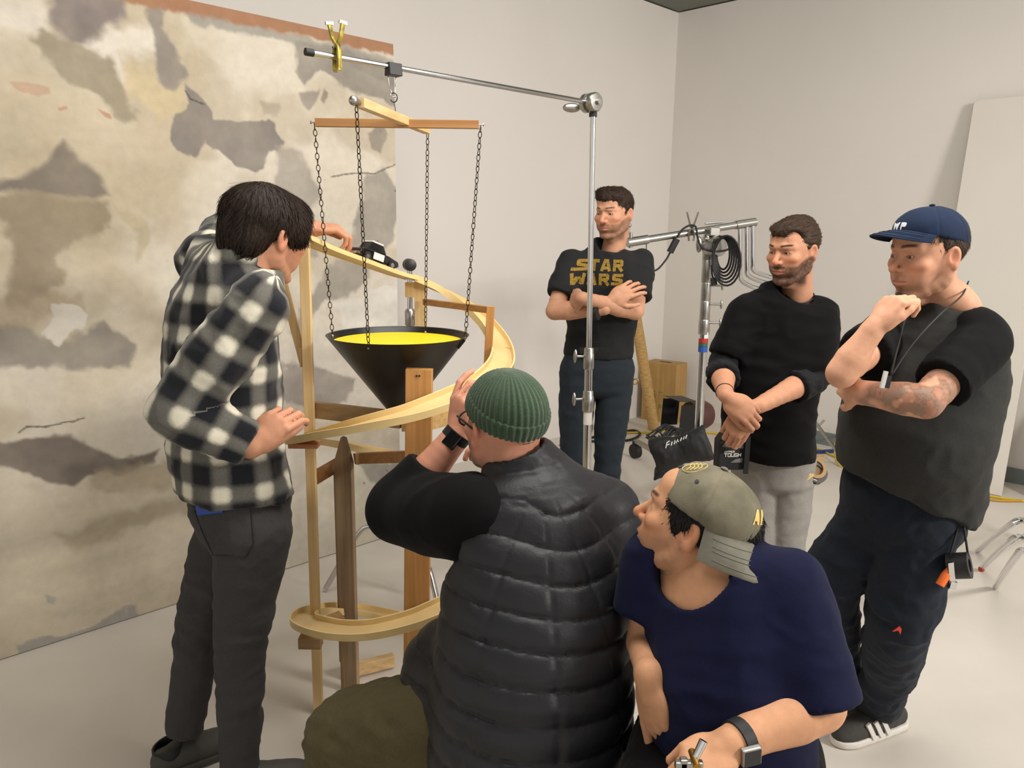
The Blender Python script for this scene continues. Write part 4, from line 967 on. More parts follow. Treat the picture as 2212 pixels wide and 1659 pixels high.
# ================================================================ caps
def cap_crown(f, back_open=False):
    f.ell((0, -.014, .052), (.0885, .1090, .0960), k=0); f.ell((0, .040, .090), (.060, .055, .045), k=.03)
def make_cap(p, Hc, R, sc, m, brim_m, flip=False, tilt=.10, eyelet=None, button=None, brim_len=.072, zcut=.040, lift=.0, droop=.030, yaw=0.0, span=2.2, rnd=.6):
    """crown cut along the hat line, curved brim; flip puts the brim at the back"""
    s = -1 if flip else 1; cy, sy = math.cos(yaw), math.sin(yaw); R = R@np.array([[cy, -sy, 0], [sy, cy, 0], [0, 0, 1.0]])
    f = Field((-.12, -.15, -.02), (.12, .15, .18), .0034); cap_crown(f) if not flip else (f.ell((0, -.014, .050), (.0890, .1100, .0980), k=0), f.ell((0, -.060, .070), (.062, .050, .050), k=.03))
    nv = nrm(V(0, tilt, -1)); f.cut((0, 0, zcut), nv); v, F = f.mesh(2)
    d = v-V(0, -.014, .05); az = np.arctan2(d[:, 0], d[:, 1]); N = vnormals(v, F)
    seam = np.minimum.reduce([np.abs(np.angle(np.exp(1j*(az-a)))) for a in np.arange(6)*math.pi/3+math.pi/6*0]); rr = np.hypot(d[:, 0], d[:, 1])
    v = v-N*(.0016*np.exp(-(seam*rr/.0035)**2))[:, None]; v = v+N*((fbm(v*22, 4, 2)-.5)*.004)[:, None]
    root = p.part('cap', to_world(v, Hc, R, sc), F, m)
    NB, NL = 28, 9; bv = []; th = .0035       # brim: arcs out from the crown front, sides drooping
    for side in (0, 1):
        for i in range(NB+1):
            a = (i/NB-.5)*span
            for j in range(NL+1):
                t = j/NL; rx, ry = .0850, .1035; x0 = math.sin(a)*rx; y0 = -.014+math.cos(a)*ry; ext = brim_len*max(0.0, math.cos(a*2.9/span))**rnd
                x = x0*(1+t*.06); y = y0+ext*t; yy = y if s == 1 else -(y+.028); z = zcut+tilt*(y0 if s == 1 else -(y0+.028))+.006+lift*t-.010*t*t-(droop*(abs(x)/.088)**2)*(.25+.75*t)+droop*.2-th*side
                bv.append((x, yy, z))
    n1 = (NB+1)*(NL+1); idx = np.arange(n1).reshape(NB+1, NL+1); Fb = []
    for i in range(NB):
        for j in range(NL):
            q = (idx[i, j], idx[i+1, j], idx[i+1, j+1], idx[i, j+1]); Fb.append(q[::-1] if s == 1 else q); q2 = tuple(k+n1 for k in q); Fb.append(q2 if s == 1 else q2[::-1])
    rim = [idx[i, NL] for i in range(NB+1)]
    for a, b in zip(rim[:-1], rim[1:]): Fb.append((a, b, b+n1, a+n1))
    for e in (0, NB):
        for j in range(NL): Fb.append((idx[e, j], idx[e, j+1], idx[e, j+1]+n1, idx[e, j]+n1))
    Fb = [tuple(int(k) for k in q) for q in Fb]
    b = obj('brim', to_world(np.array(bv), Hc, R, sc), Fb, brim_m, root, smooth=60)
    for k in (.35, .55, .72, .86):            # stitching rows
        row = []
        for i in range(2, NB-1):
            q = np.array(bv[idx[i, int(round(k*NL))]])+V(0, 0, .0006); row.append(q)
        MB().tube(to_world(np.array(row), Hc, R, sc), .0007, 4).build('stitching', brim_m, b, smooth=True)
    MB().ball(to_world(V(0, -.014, .150)[None], Hc, R, sc)[0], .0085*float(np.mean(sc)), 12, R@np.diag([1, 1, .45])).build('button', button or m, root, smooth=True)
    if eyelet:
        for a in np.arange(6)*math.pi/3+math.pi/6:
            q = V(.068*math.sin(a), -.014+.082*math.cos(a), .110); nn = nrm((q-V(0, -.014, .05))/V(.09, .11, .098)**2)
            q = V(0, -.014, .05)+nn*0+(q-V(0, -.014, .05))*(1/np.linalg.norm((q-V(0, -.014, .05))/V(.0890, .110, .098)))
            MB().cyl(to_world(q[None], Hc, R, sc)[0]-R@nn*.002, to_world(q[None], Hc, R, sc)[0]+R@nn*.0025, .0042, n=12).build('eyelet', eyelet, root, smooth=40)
    return root, v, F, R
def text_on(p, parent, v, F, polys, c, X, Yv, d, m, name, step=.006, off=.0012):
    uv, FF = fill_letters(polys, step); P3 = np.asarray(c)+np.outer(uv[:, 0], nrm(X))+np.outer(uv[:, 1], nrm(Yv)); P3 = project_on(v, F, P3, d, off)
    return obj(name, P3, FF, m, parent, smooth=True)

# ================================================================ person: plaid shirt, hand on hip, other hand on the ramp
def plaid_mat():
    m = bpy.data.materials.new('black_white_plaid_flannel'); m.use_nodes = True; nt = m.node_tree; L = nt.links; b = nt.nodes['Principled BSDF']
    uv = nt.nodes.new('ShaderNodeUVMap'); sx = nt.nodes.new('ShaderNodeSeparateXYZ'); L.new(uv.outputs[0], sx.inputs[0]); w = []
    for ch, per in ((0, .092), (1, .100)):
        mu = nt.nodes.new('ShaderNodeMath'); mu.operation = 'MULTIPLY'; mu.inputs[1].default_value = 2*math.pi/per; L.new(sx.outputs[ch], mu.inputs[0])
        si = nt.nodes.new('ShaderNodeMath'); si.operation = 'SINE'; L.new(mu.outputs[0], si.inputs[0])
        rp = nt.nodes.new('ShaderNodeMapRange'); rp.interpolation_type = 'SMOOTHSTEP'; rp.inputs[1].default_value = -.45; rp.inputs[2].default_value = .95; L.new(si.outputs[0], rp.inputs[0]); w.append(rp)
    ad = nt.nodes.new('ShaderNodeMath'); ad.operation = 'ADD'; L.new(w[0].outputs[0], ad.inputs[0]); L.new(w[1].outputs[0], ad.inputs[1])
    no = nt.nodes.new('ShaderNodeTexNoise'); no.inputs['Scale'].default_value = 160; L.new(uv.outputs[0], no.inputs['Vector'])
    ma = nt.nodes.new('ShaderNodeMath'); ma.operation = 'MULTIPLY_ADD'; ma.inputs[1].default_value = .35; ma.inputs[2].default_value = -.17; L.new(no.outputs[0], ma.inputs[0])
    a2 = nt.nodes.new('ShaderNodeMath'); a2.operation = 'ADD'; L.new(ad.outputs[0], a2.inputs[0]); L.new(ma.outputs[0], a2.inputs[1])
    hf = nt.nodes.new('ShaderNodeMath'); hf.operation = 'MULTIPLY'; hf.inputs[1].default_value = .5; L.new(a2.outputs[0], hf.inputs[0])
    cr_ = nt.nodes.new('ShaderNodeValToRGB'); e = cr_.color_ramp.elements; e[0].position = .04; e[0].color = (*s2l((24, 25, 30)), 1); e[1].position = .97; e[1].color = (*s2l((214, 208, 188)), 1)
    q = cr_.color_ramp.elements.new(.45); q.color = (*s2l((92, 90, 84)), 1); q = cr_.color_ramp.elements.new(.56); q.color = (*s2l((104, 102, 94)), 1); L.new(hf.outputs[0], cr_.inputs[0])
    L.new(cr_.outputs[0], b.inputs['Base Color']); b.inputs['Roughness'].default_value = .9; b.inputs['Specular IOR Level'].default_value = .15; b.inputs['Sheen Weight'].default_value = .15
    bp = nt.nodes.new('ShaderNodeBump'); bp.inputs['Strength'].default_value = .15; bp.inputs['Distance'].default_value = .003; L.new(no.outputs[0], bp.inputs['Height']); L.new(bp.outputs[0], b.inputs['Normal'])
    return m
def limb_uv(bones):
    """bones: (a, b, radius, side vector, offset); cloth pattern runs along the nearest bone"""
    def fn(v, F):
        c = v[F].mean(1); best = np.full(len(c), 9e9); which = np.zeros(len(c), int)
        for i, (a, b, r, s_, off) in enumerate(bones):
            a = np.asarray(a); e = np.asarray(b)-a; t = np.clip(((c-a)@e)/(e@e), 0, 1); d = np.linalg.norm(c-a-t[:, None]*e, axis=1)/r; k = d < best; best[k] = d[k]; which[k] = i
        uv = np.zeros((len(F), 4, 2)); P = v[F]
        for i, (a, b, r, s_, off) in enumerate(bones):
            k = which == i
            if not k.any(): continue
            a = np.asarray(a); d = nrm(np.asarray(b)-a); s1 = nrm(np.asarray(s_)-d*np.dot(s_, d)); s2 = np.cross(d, s1); q = P[k]-a
            an = np.arctan2(q@s2, q@s1); ref = an[:, :1]; an = ref+np.angle(np.exp(1j*(an-ref)))
            uv[k, :, 0] = an*r*.95+off; uv[k, :, 1] = q@d+off
        return uv.reshape(-1, 2)
    return fn
def curve_uv(pts, r, side):
    """cloth pattern that follows a bent sleeve without a break at the elbow"""
    C = catmull(pts, 8); T = np.gradient(C, axis=0); T /= np.linalg.norm(T, axis=1)[:, None]; L = np.concatenate([[0], np.cumsum(np.linalg.norm(np.diff(C, axis=0), axis=1))]); U = []; u = nrm(np.asarray(side)-T[0]*np.dot(side, T[0]))
    for t in T: u = nrm(u-t*np.dot(u, t)); U.append(u)
    U = np.array(U); W2 = np.cross(T, U)
    def fn(v, F):
        i = np.argmin(((v[:, None, :]-C[None])**2).sum(2), 1); q = v-C[i]; an = np.arctan2((q*W2[i]).sum(1), (q*U[i]).sum(1)); s = L[i]+(q*T[i]).sum(1)
        a = an[F]; a = a[:, :1]+np.angle(np.exp(1j*(a-a[:, :1]))); return np.stack([a*r*.95, s[F]+.02], -1).reshape(-1, 2)
    return fn
def person_plaid():
    Y = 2.05; p = Person(V(-.78, 2.08, 0), 'man in black and white plaid shirt reaching to the toy car')
    skin = (196, 142, 112); sk = s2l(skin); sc = .98
    R = basis((.56, .80, -.20), (.10, -.05, 1)); Hc = at(614, 516, Y-.055)-to_world(V(.088, -.012, .003), V(0, 0, 0), R, sc); neck = at(548, 606, Y-.0)
    add_head(p, Hc, R, neck, lambda P: face_tint(P, skin, beard=full_beard(.18, .15), bcol=(90, 66, 54)), sc=sc, gaze=(-.4, 2.7, 1.5), nr=.057)
    hm = hair_mat('dark_brown_bowl_hair', (40, 29, 22), .42)
    def hb(f):
        f.ell((0, -.022, .050), (.0930, .1120, .0960), k=0); f.ell((0, -.072, -.018), (.074, .056, .066), k=.03); f.ell((0, .055, .070), (.070, .052, .058), k=.03)
        for s in (-1, 1): f.ell((s*.066, .035, .030), (.022, .045, .040), k=.02)
        f.ell((0, .150, -.012), (.110, .085, .075), k=.006, op='s')
        for s in (-1, 1): f.ell((s*.105, .020, -.060), (.050, .066, .056), k=.006, op='s'); f.ell((s*.098, -.010, -.004), (.022, .022, .030), k=.004, op='s')
        f.cut((0, -.06, -.092), (0, .25, -1))
    ho = hair(p, Hc, R, sc, hb, hm, flow='radial', amp=.0045, seed=21, crown=(.0, -.045, .14), fr=1.6, strands=9000, slen=.05)
    bf = nrm(V(.78, .62, 0)); bs = V(bf[1], -bf[0], 0)          # bs: his right (towards the camera)
    sh_r = at(548, 662, Y-.12); sh_l = at(452, 560, Y+.14)
    el_r = at(392, 888, Y-.17); wr_r = at(545, 962, Y-.13); el_l = at(520, 500, Y+.38); wr_l = at(664, 494, 2.54)
    blen('plaid arm', sh_r, el_r, wr_r); blen('plaid arm', sh_l, el_l, wr_l)
    hp, _ = hand_parts(wr_r, V(.55, .18, .52), V(-.15, -.95, .25), 1, (.50, .58, .64, .70), .05, (.25, .4, .3), 1.0)
    v, F = arm_skin(lerp(sh_r, el_r, .5), el_r, wr_r, hp, .044, .040, .030); p.skin(v, F, sk)
    hp, _ = hand_parts(wr_l, V(.72, .30, .02), V(-.1, -.25, 1), -1, (.62, .66, .55, .5), .08, (.45, .6, .4), 1.04, curl2=(.35, .55, .62, .7))
    v, F = arm_skin(lerp(sh_l, el_l, .5), el_l, wr_l, hp, .044, .040, .030); p.skin(v, F, sk)
    pm = plaid_mat()
    nb = at(520, 612, Y); ubk = at(482, 690, Y+.01); md = at(482, 810, Y+.01); wa = at(488, 950, Y); hm_ = at(512, 1070, Y)
    f = Field(*bbox([sh_r, sh_l, el_r, el_l, wr_r, wr_l, hm_-V(0, 0, .08), neck], .14), .0075)
    f.loft([(hm_-V(0, 0, .07), bs, .165, .142), (hm_, bs, .165, .142), (wa, bs, .160, .138), (md, bs, .172, .140), (ubk, bs, .178, .128), (lerp(sh_r, sh_l, .5)+V(.02, 0, .03), bs, .140, .092), (neck+V(-.01, 0, -.01), bs, .074, .068)], .02, 4)
    f.ell(sh_r+V(-.02, .02, -.01), (.075, .075, .075), None, .04)
    f.ell(sh_l+V(.02, -.02, -.01), (.075, .075, .075), None, .04)
    f.cut(hm_+V(0, 0, .018), nrm(V(-.05, 0, -1))); f.ell(neck+V(0, 0, .045)+bf*.02, (.064, .066, .060), None, .006, 's')
    v, F = f.mesh(1); v = folds(v, F, .015, 5.5, 33, (0, 0, 1), .7); v = folds(v, F, .009, 11, 39, nrm(el_r-sh_r), 2.2)
    bones = [(md-V(0, 0, .4), ubk+V(0, 0, .05), .165, bs, 0)]
    sho = p.part('plaid_shirt', v, F, pm, uv=limb_uv(bones)(v, F))
    for s_, e_, w_, t_, sd_ in ((sh_r, el_r, wr_r, .93, 35), (sh_l, el_l, wr_l, .72, 36)):
        g = Field(*bbox([s_, e_, w_], .12), .0065); d2 = nrm(w_-e_); g.limb([lerp(s_, e_, -.06)+V(0, 0, -.008), lerp(s_, e_, .5), e_], [.076, .078, .069], .03, 4); g.sleeve([e_, lerp(e_, w_, .5), w_+d2*.03], [.069, .062, .048], lerp(e_, w_, t_), d2, .03, 4)
        v2, F2 = g.mesh(1); v2 = folds(v2, F2, .013, 8, sd_, nrm(e_-s_), .8); v2 = folds(v2, F2, .007, 16, sd_+4, None, 1)
        p.part('sleeve', v2, F2, pm, sho, uv=curve_uv([s_, lerp(s_, e_, .5), lerp(s_, e_, .9), lerp(e_, w_, .1), lerp(e_, w_, .5), w_], .074, bs)(v2, F2))
    # collar band folded over
    cc = at(538, 576, Y-.02); up = nrm(V(.42, -.12, .88)); U = nrm(np.cross(up, (0, 1, 0))); W_ = np.cross(up, U); prof = [(.068, -.02), (.070, .024), (.076, .031), (.086, .022), (.108, -.030), (.102, -.034)]; n = 72; cv = []; cu_ = []; cf_ = []
    for r, h_ in prof:
        for j_ in range(n+1):
            t = 2*math.pi*j_/n; r2 = r*(1+.03*math.sin(3*t)+.02*math.sin(7*t)); cv.append(cc+up*(h_+.004*math.sin(2*t+1))+r2*(U*math.cos(t)+W_*math.sin(t)*.92)); cu_.append((t*.085, h_*.3+.022))
    for k_ in range(len(prof)-1):
        for j_ in range(n): cf_.append((k_*(n+1)+j_, k_*(n+1)+j_+1, (k_+1)*(n+1)+j_+1, (k_+1)*(n+1)+j_))
    cf_ = np.array(cf_); obj('collar', cv, cf_, pm, sho, smooth=True, uv=np.array(cu_)[cf_.ravel()])
    cm = MB(); cm.tube([wr_r-nrm(wr_r-el_r)*.030, wr_r-nrm(wr_r-el_r)*.004], [.050, .049], 20); vv = np.concatenate(cm.v)
    # jeans with pocket and a blue phone
    jn = cloth('charcoal_jeans', (62, 60, 60), bump=.16)
    wb = [at(520, 1040, Y), at(520, 1085, Y), at(522, 1130, Y)]
    hr = at(548, 1150, Y-.06); hl = at(492, 1150, Y+.07); kr = at(520, 1390, Y-.06); kl = at(432, 1350, Y+.06); ar = at(518, 1652, Y-.05); al = at(398, 1570, Y+.06)
    blen('plaid leg', hr, kr, ar); blen('plaid leg', hl, kl, al)
    jv = trousers(p, None, [(hr, kr, ar, (.096, .066, .052)), (hl, kl, al, (.092, .064, .052))], jn, wb, bs, None, (.135, .138, .130), (.125, .130, .122), fold=.008, seed=53, h=.007)
    me = jv.data; vw = np.array([q.co for q in me.vertices])+np.array(jv.matrix_world.translation) if False else np.array([q.co for q in me.vertices])+np.array(wpos(jv)); Fw = [tuple(q.vertices) for q in me.polygons]
    poc = [at(422, 1100, Y), at(488, 1094, Y), at(538, 1092, Y), at(544, 1170, Y), at(528, 1200, Y), at(462, 1196, Y), at(440, 1150, Y), at(422, 1100, Y)]
    dv = nrm(at(490, 1150, Y)-V(0, 0, CAM_H)); line = np.concatenate([np.linspace(a, b, 9)[:-1] for a, b in zip(poc[:-1], poc[1:])]); line = project_on(vw, Fw, line, dv, .0015)
    MB().tube(line, .0018, 5).build('pocket_seam', mat('dark_seam_thread', (40, 38, 38), .9), jv, smooth=True)
    ph = project_on(vw, Fw, [at(456, 1092, Y)], dv, .002)[0]
    MB().bar(ph+V(-.034, .0, -.014), ph+V(.034, -.004, -.004), .012, .036, nrm(V(.25, 0, 1)), .003).build('blue_phone', mat('blue_phone_case', (30, 66, 150), .4), p.root)
    cl_ = mat('dark_grey_clog', (66, 64, 58), .7, var=.1, vscale=40)
    shoe(p, at(392, 1596, Y+.06), (.70, .55), .26, cl_, cl_, hgt=.05); shoe(p, at(522, 1690, Y-.06), (.80, .30), .26, cl_, cl_, hgt=.05)
    g = MB(); q = at(366, 1590, Y+.05); g.lathe([(.047, .0), (.050, .012), (.046, .03), (.040, .03), (.038, .0)], V(q[0], q[1], .055), (-.2, -.1, 1), 20); g.build('clog_opening', BLACKRUB, p.root, smooth=50)
    g = MB(); n3 = nrm(V(.72, .3, .02)); 
    p.finish()
person_plaid()
# ================================================================ person: seated, black puffer vest, green beanie
def person_vest():
    Y = 1.80; p = Person(V(.02, 1.62, 0), 'man in green beanie and black puffer vest seated with back to view')
    skin = (196, 138, 112); sk = s2l(skin); sc = .98
    R = basis((-.52, .85, .02), (.0, -.05, 1)); Hc = at(1024, 936, Y-.09)-to_world(V(-.088, -.012, .003), V(0, 0, 0), R, sc); neck = at(1112, 1030, Y-.07)
    add_head(p, Hc, R, neck, lambda P: face_tint(P, skin, beard=full_beard(.75, .7), bcol=(120, 108, 98)), sc=sc, gaze=(-.5, 2.5, 1.2), nr=.066, jaw=1.08, wide=1.03)
    # ribbed beanie with turned-up cuff
    bm_ = mat('green_rib_knit', (58, 76, 56), .95, var=.18, vscale=220, bump=.4, bscale=420, sheen=.3, spec=.1)
    f = Field((-.12, -.14, -.05), (.12, .14, .19), .0024); f.ell((0, -.014, .056), (.0900, .1100, .1000), k=0); f.cut((0, 0, .042), (0, .40, -1)); v, F = f.mesh(2); N = vnormals(v, F)
    cx_ = V(0, -.036, .158); d = v-V(0, -.02, .05); az = np.arctan2(d[:, 0], d[:, 1]+(.0)); top = v[:, 2]; rr = np.hypot(v[:, 0], v[:, 1]+.020)
    amp = .0016*sstep(.004, .03, rr); v = v+N*(amp*np.cos(az*44))[:, None]; bo = p.part('beanie', to_world(v, Hc, R, sc), F, bm_)
    f = Field((-.12, -.14, -.07), (.12, .14, .12), .0026); f.ell((0, -.014, .050), (.0940, .1140, .1045), k=0); f.cut((0, 0, .036), (0, .40, -1)); f.cut((0, 0, .084), (0, -.40, 1)); v, F = f.mesh(2); N = vnormals(v, F)
    az = np.arctan2(v[:, 0], v[:, 1]+.014); v = v+N*(.0017*np.cos(az*44))[:, None]; p.part('beanie_cuff', to_world(v, Hc, R, sc), F, bm_, bo)
    hm = hair_mat('grey_stubble_hair', (96, 84, 74), .6)
    def hb(f):
        f.ell((0, -.022, .040), (.0790, .0990, .088), k=0); f.cut((0, 0, -.012), (0, 0, 1)); f.cut((0, -.06, -.058), (0, .2, -1)); f.cut((0, -.028, 0), (0, 1, 0))
    hair(p, Hc, R, sc, hb, hm, flow='tuft', amp=.001, seed=3, strands=0)
    gl = MB(); L = lambda *q: to_world(V(*q), Hc, R, sc)
    for s in (-1, 1):
        gl.tube(catmull([L(s*.090, -.01, .014), L(s*.083, .05, .018), L(s*.074, .098, .018)], 4), .0026, 6)
        gl.tube([L(s*.036+.030*math.cos(t), .104, .006+.021*math.sin(t)) for t in np.linspace(0, 2*math.pi, 24)[:-1]], .0024, 6, closed=True)
    gl.tube([L(-.006, .106, .010), L(.006, .106, .010)], .0024, 6); gl.build('glasses', BLACKRUB, p.root, smooth=True)
    bf = nrm(V(-.34, .94, 0)); bs = V(bf[1], -bf[0], 0)
    sh_l = at(1010, 1105, Y-.10); sh_r = at(1288, 1092, Y-.02)
    el_l = at(866, 1092, Y+.10); wr_l = at(988, 940, Y+.13); el_r = at(1330, 1280, Y+.15); wr_r = at(1120, 1010, Y+.28)
    blen('vest arm', sh_l, el_l, wr_l); blen('vest spine', neck, at(1140, 1650, 1.52))
    hp, _ = hand_parts(wr_l, V(.06, .10, .9), V(-.75, -.55, .1), -1, (.28, .55, .6, .65), .05, (.4, .5, .5), .98)
    v, F = arm_skin(sh_l, el_l, wr_l, hp, .05, .048, .033, fore=.052); p.skin(v, F, sk)
    hp, _ = hand_parts(wr_r, V(-.6, .25, .45), V(.3, .2, 1), 1, (.5, .5, .5, .5), .05)
    v, F = arm_skin(sh_r, el_r, wr_r, hp, .05, .046, .032, h=.006); p.skin(v, F, sk)
    # watch
    d = nrm(wr_l-el_l); q = wr_l-d*.004; MB().tube([q-d*.012, q+d*.012], .0365, 20).build('watch_strap', BLACKRUB, p.root, smooth=40)
    MB().box(q+nrm(V(-.25, -1, .0))*.036, (.036, .011, .042), (1, -.25, 0), d).build('watch_face', mat('black_glass', (8, 8, 9), .08), p.root, bevel=.003)
    # long sleeves
    kn = cloth('black_knit_sleeve', (9, 9, 10), bump=.12)
    for s_, e_, w_, t in ((sh_l, el_l, wr_l, .52), (sh_r, el_r, wr_r, .9)):
        f = Field(*bbox([s_, e_, w_], .13), .0065); d2 = nrm(w_-e_); s_ = s_ if t < .8 else s_+V(-.06, .05, -.07); f.limb([s_+(s_-e_)*(.22 if t < .8 else 0)+V(0, 0, -.005), s_+V(0, 0, -.012), lerp(s_, e_, .5)+V(0, 0, -.014), e_+V(0, 0, -.010)], [.085, .100, .096, .080] if t < .8 else [.04, .062, .07, .07], .02, 4); f.sleeve([e_+V(0, 0, -.010), lerp(e_, w_, t*.6), lerp(e_, w_, t+.12)], [.080, .068, .060], lerp(e_, w_, t), d2, .03, 4)
        garment(p, 'sleeve', f, kn, [(.006, 8, 63, nrm(e_-s_), 1.5, None)])
    # puffer vest: horizontal baffles and three vertical quilting lines
    nb = at(1118, 1010, Y-.06); ub = at(1150, 1085, Y-.085); c1 = at(1158, 1200, Y-.12); c2 = at(1160, 1330, Y-.17); c3 = at(1154, 1480, Y-.22); c4 = at(1146, 1640, Y-.26)
    f = Field(*bbox([nb, ub, c1, c2, c3, c4, sh_l, sh_r], .27), .0058)
    f.loft([(c4-V(0, 0, .05), bs, .225, .185), (c4, bs, .226, .186), (c3, bs, .226, .184), (c2, bs, .218, .174), (c1, bs, .206, .160), (ub, bs, .170, .125), (at(1140, 1045, Y-.07), bs, .120, .092), (nb+V(0, 0, .02), bs, .086, .082)], .02, 5)
    f.ell(lerp(c3, c4, .35)+bf*.20-bs*.13, (.12, .14, .13), None, .07)      # open front flap spread over the lap
    f.ell(neck+V(0, 0, .075)+bf*.01, (.070, .074, .070), None, .006, 's')
    f.ell(sh_r+bs*.01+V(0, 0, -.03), (.10, .10, .10), None, .06)
    for s_, sg in ((sh_l, -1),):
        f.ell(s_+bs*sg*.070+V(0, 0, -.035), (.070, .105, .105), np.column_stack([bs, bf, V(0, 0, 1)]), .012, 's')
    f.cut(c4+V(0, 0, -.012), (0, 0, -1)); v, F = f.mesh(1); N = vnormals(v, F)
    q = v-c2; side = q@bs; ang = np.arctan2(q@bs, -(q@bf)); s_al = v[:, 2]+.018*np.sin(ang*1.5+.6)+.012*(fbm(v*5, 7, 2)-.5)
    ph_ = (s_al/.064); cell = np.abs(ph_-np.round(ph_)); puff = np.sqrt(np.clip(1-(1-cell*2)**2, 0, 1)); w = sstep(nb[2]+.0, nb[2]-.06, v[:, 2])
    v = v+N*((puff-.8)*.011*w)[:, None]
    vert = np.minimum.reduce([np.abs(ang-a-.05*np.round(ph_)%.1*0) for a in (-.95, -.18, .52, 1.15)])*.2; v = v-N*(.0030*np.exp(-(vert/.008)**2)*w)[:, None]
    v = folds(v, F, .006, 9, 71, bs, .8, .25+.35*np.exp(-(vert/.02)**2)); v = folds(v, F, .003, 26, 77, (0, 0, 1), .4, (1-puff)*1.2+.2)
    vm = mat('black_puffer_nylon', (30, 30, 33), .46, var=.06, vscale=200, bump=.12, bscale=160, spec=.34)
    vo = p.part('puffer_vest', v, F, vm)
    MB().tube(catmull([at(963, 1300, Y-.11), at(950, 1420, Y-.13), at(952, 1480, Y-.14), at(962, 1560, Y-.17)], 6), .004, 6).build('pocket_zip', mat('black_zip', (14, 14, 15), .5), vo, smooth=True)
    m = MB(); m.bar(at(972, 1578, Y-.28), at(964, 1602, Y-.28), .010, .004, (0, -1, 0), .001); m.build('zip_pull', mat('white_plastic_tab', (190, 190, 188), .5), vo)
    # khaki trousers on the box
    km = cloth('khaki_trousers', (84, 76, 52), bump=.14)
    hl_ = at(980, 1620, Y-.16); hr_ = at(1240, 1640, Y-.10); knl = at(745, 1592, Y-.06); knr = at(1180, 1560, Y+.36)
    al_ = V(knl[0]+.02, knl[1]+.02, .06); ar_ = V(knr[0], knr[1]+.05, .06)
    hl_[2] = hr_[2] = .50; blen('vest leg', hl_, knl, al_)
    trousers(p, None, [(hl_, knl, al_, (.115, .092, .066)), (hr_, knr, ar_, (.115, .092, .066))], km, [c4+V(0, .06, .06), c4+V(0, .04, .02), c4+V(0, .02, -.02)], bs, None, (.19, .20, .19), (.15, .16, .15), fold=.013, seed=83)
    for a in (al_, ar_): shoe(p, a, (-.4, .9), m=mat('brown_boot', (62, 50, 40), .6), sole_m=BLACKRUB)
    p.finish()
    # apple box he sits on
    bx = empty('apple_box', V(c4[0]+.02, c4[1]+.02, 0), 'pine apple box under the seated man in the puffer vest', 'box')
    ow = wood('box_orange_pine', (206, 146, 80), (176, 112, 54), axis=0); B0 = V(c4[0]+.04, c4[1]+.0, 0); X = nrm(V(.94, .34, 0)); Yb = V(-X[1], X[0], 0); top = .395
    MB().box(B0+V(0, 0, top-.01), (.50, .30, .018), X).build('top_panel', ow, bx, bevel=.003)
    for s in (-1, 1):
        MB().box(B0+Yb*s*.14+V(0, 0, top/2-.01), (.50, .018, top-.022), X).build('side_panel', ow, bx, bevel=.002)
        MB().box(B0+X*s*.24+V(0, 0, top/2-.01), (.018, .26, top-.022), X).build('end_panel', ow, bx, bevel=.002)
person_vest()
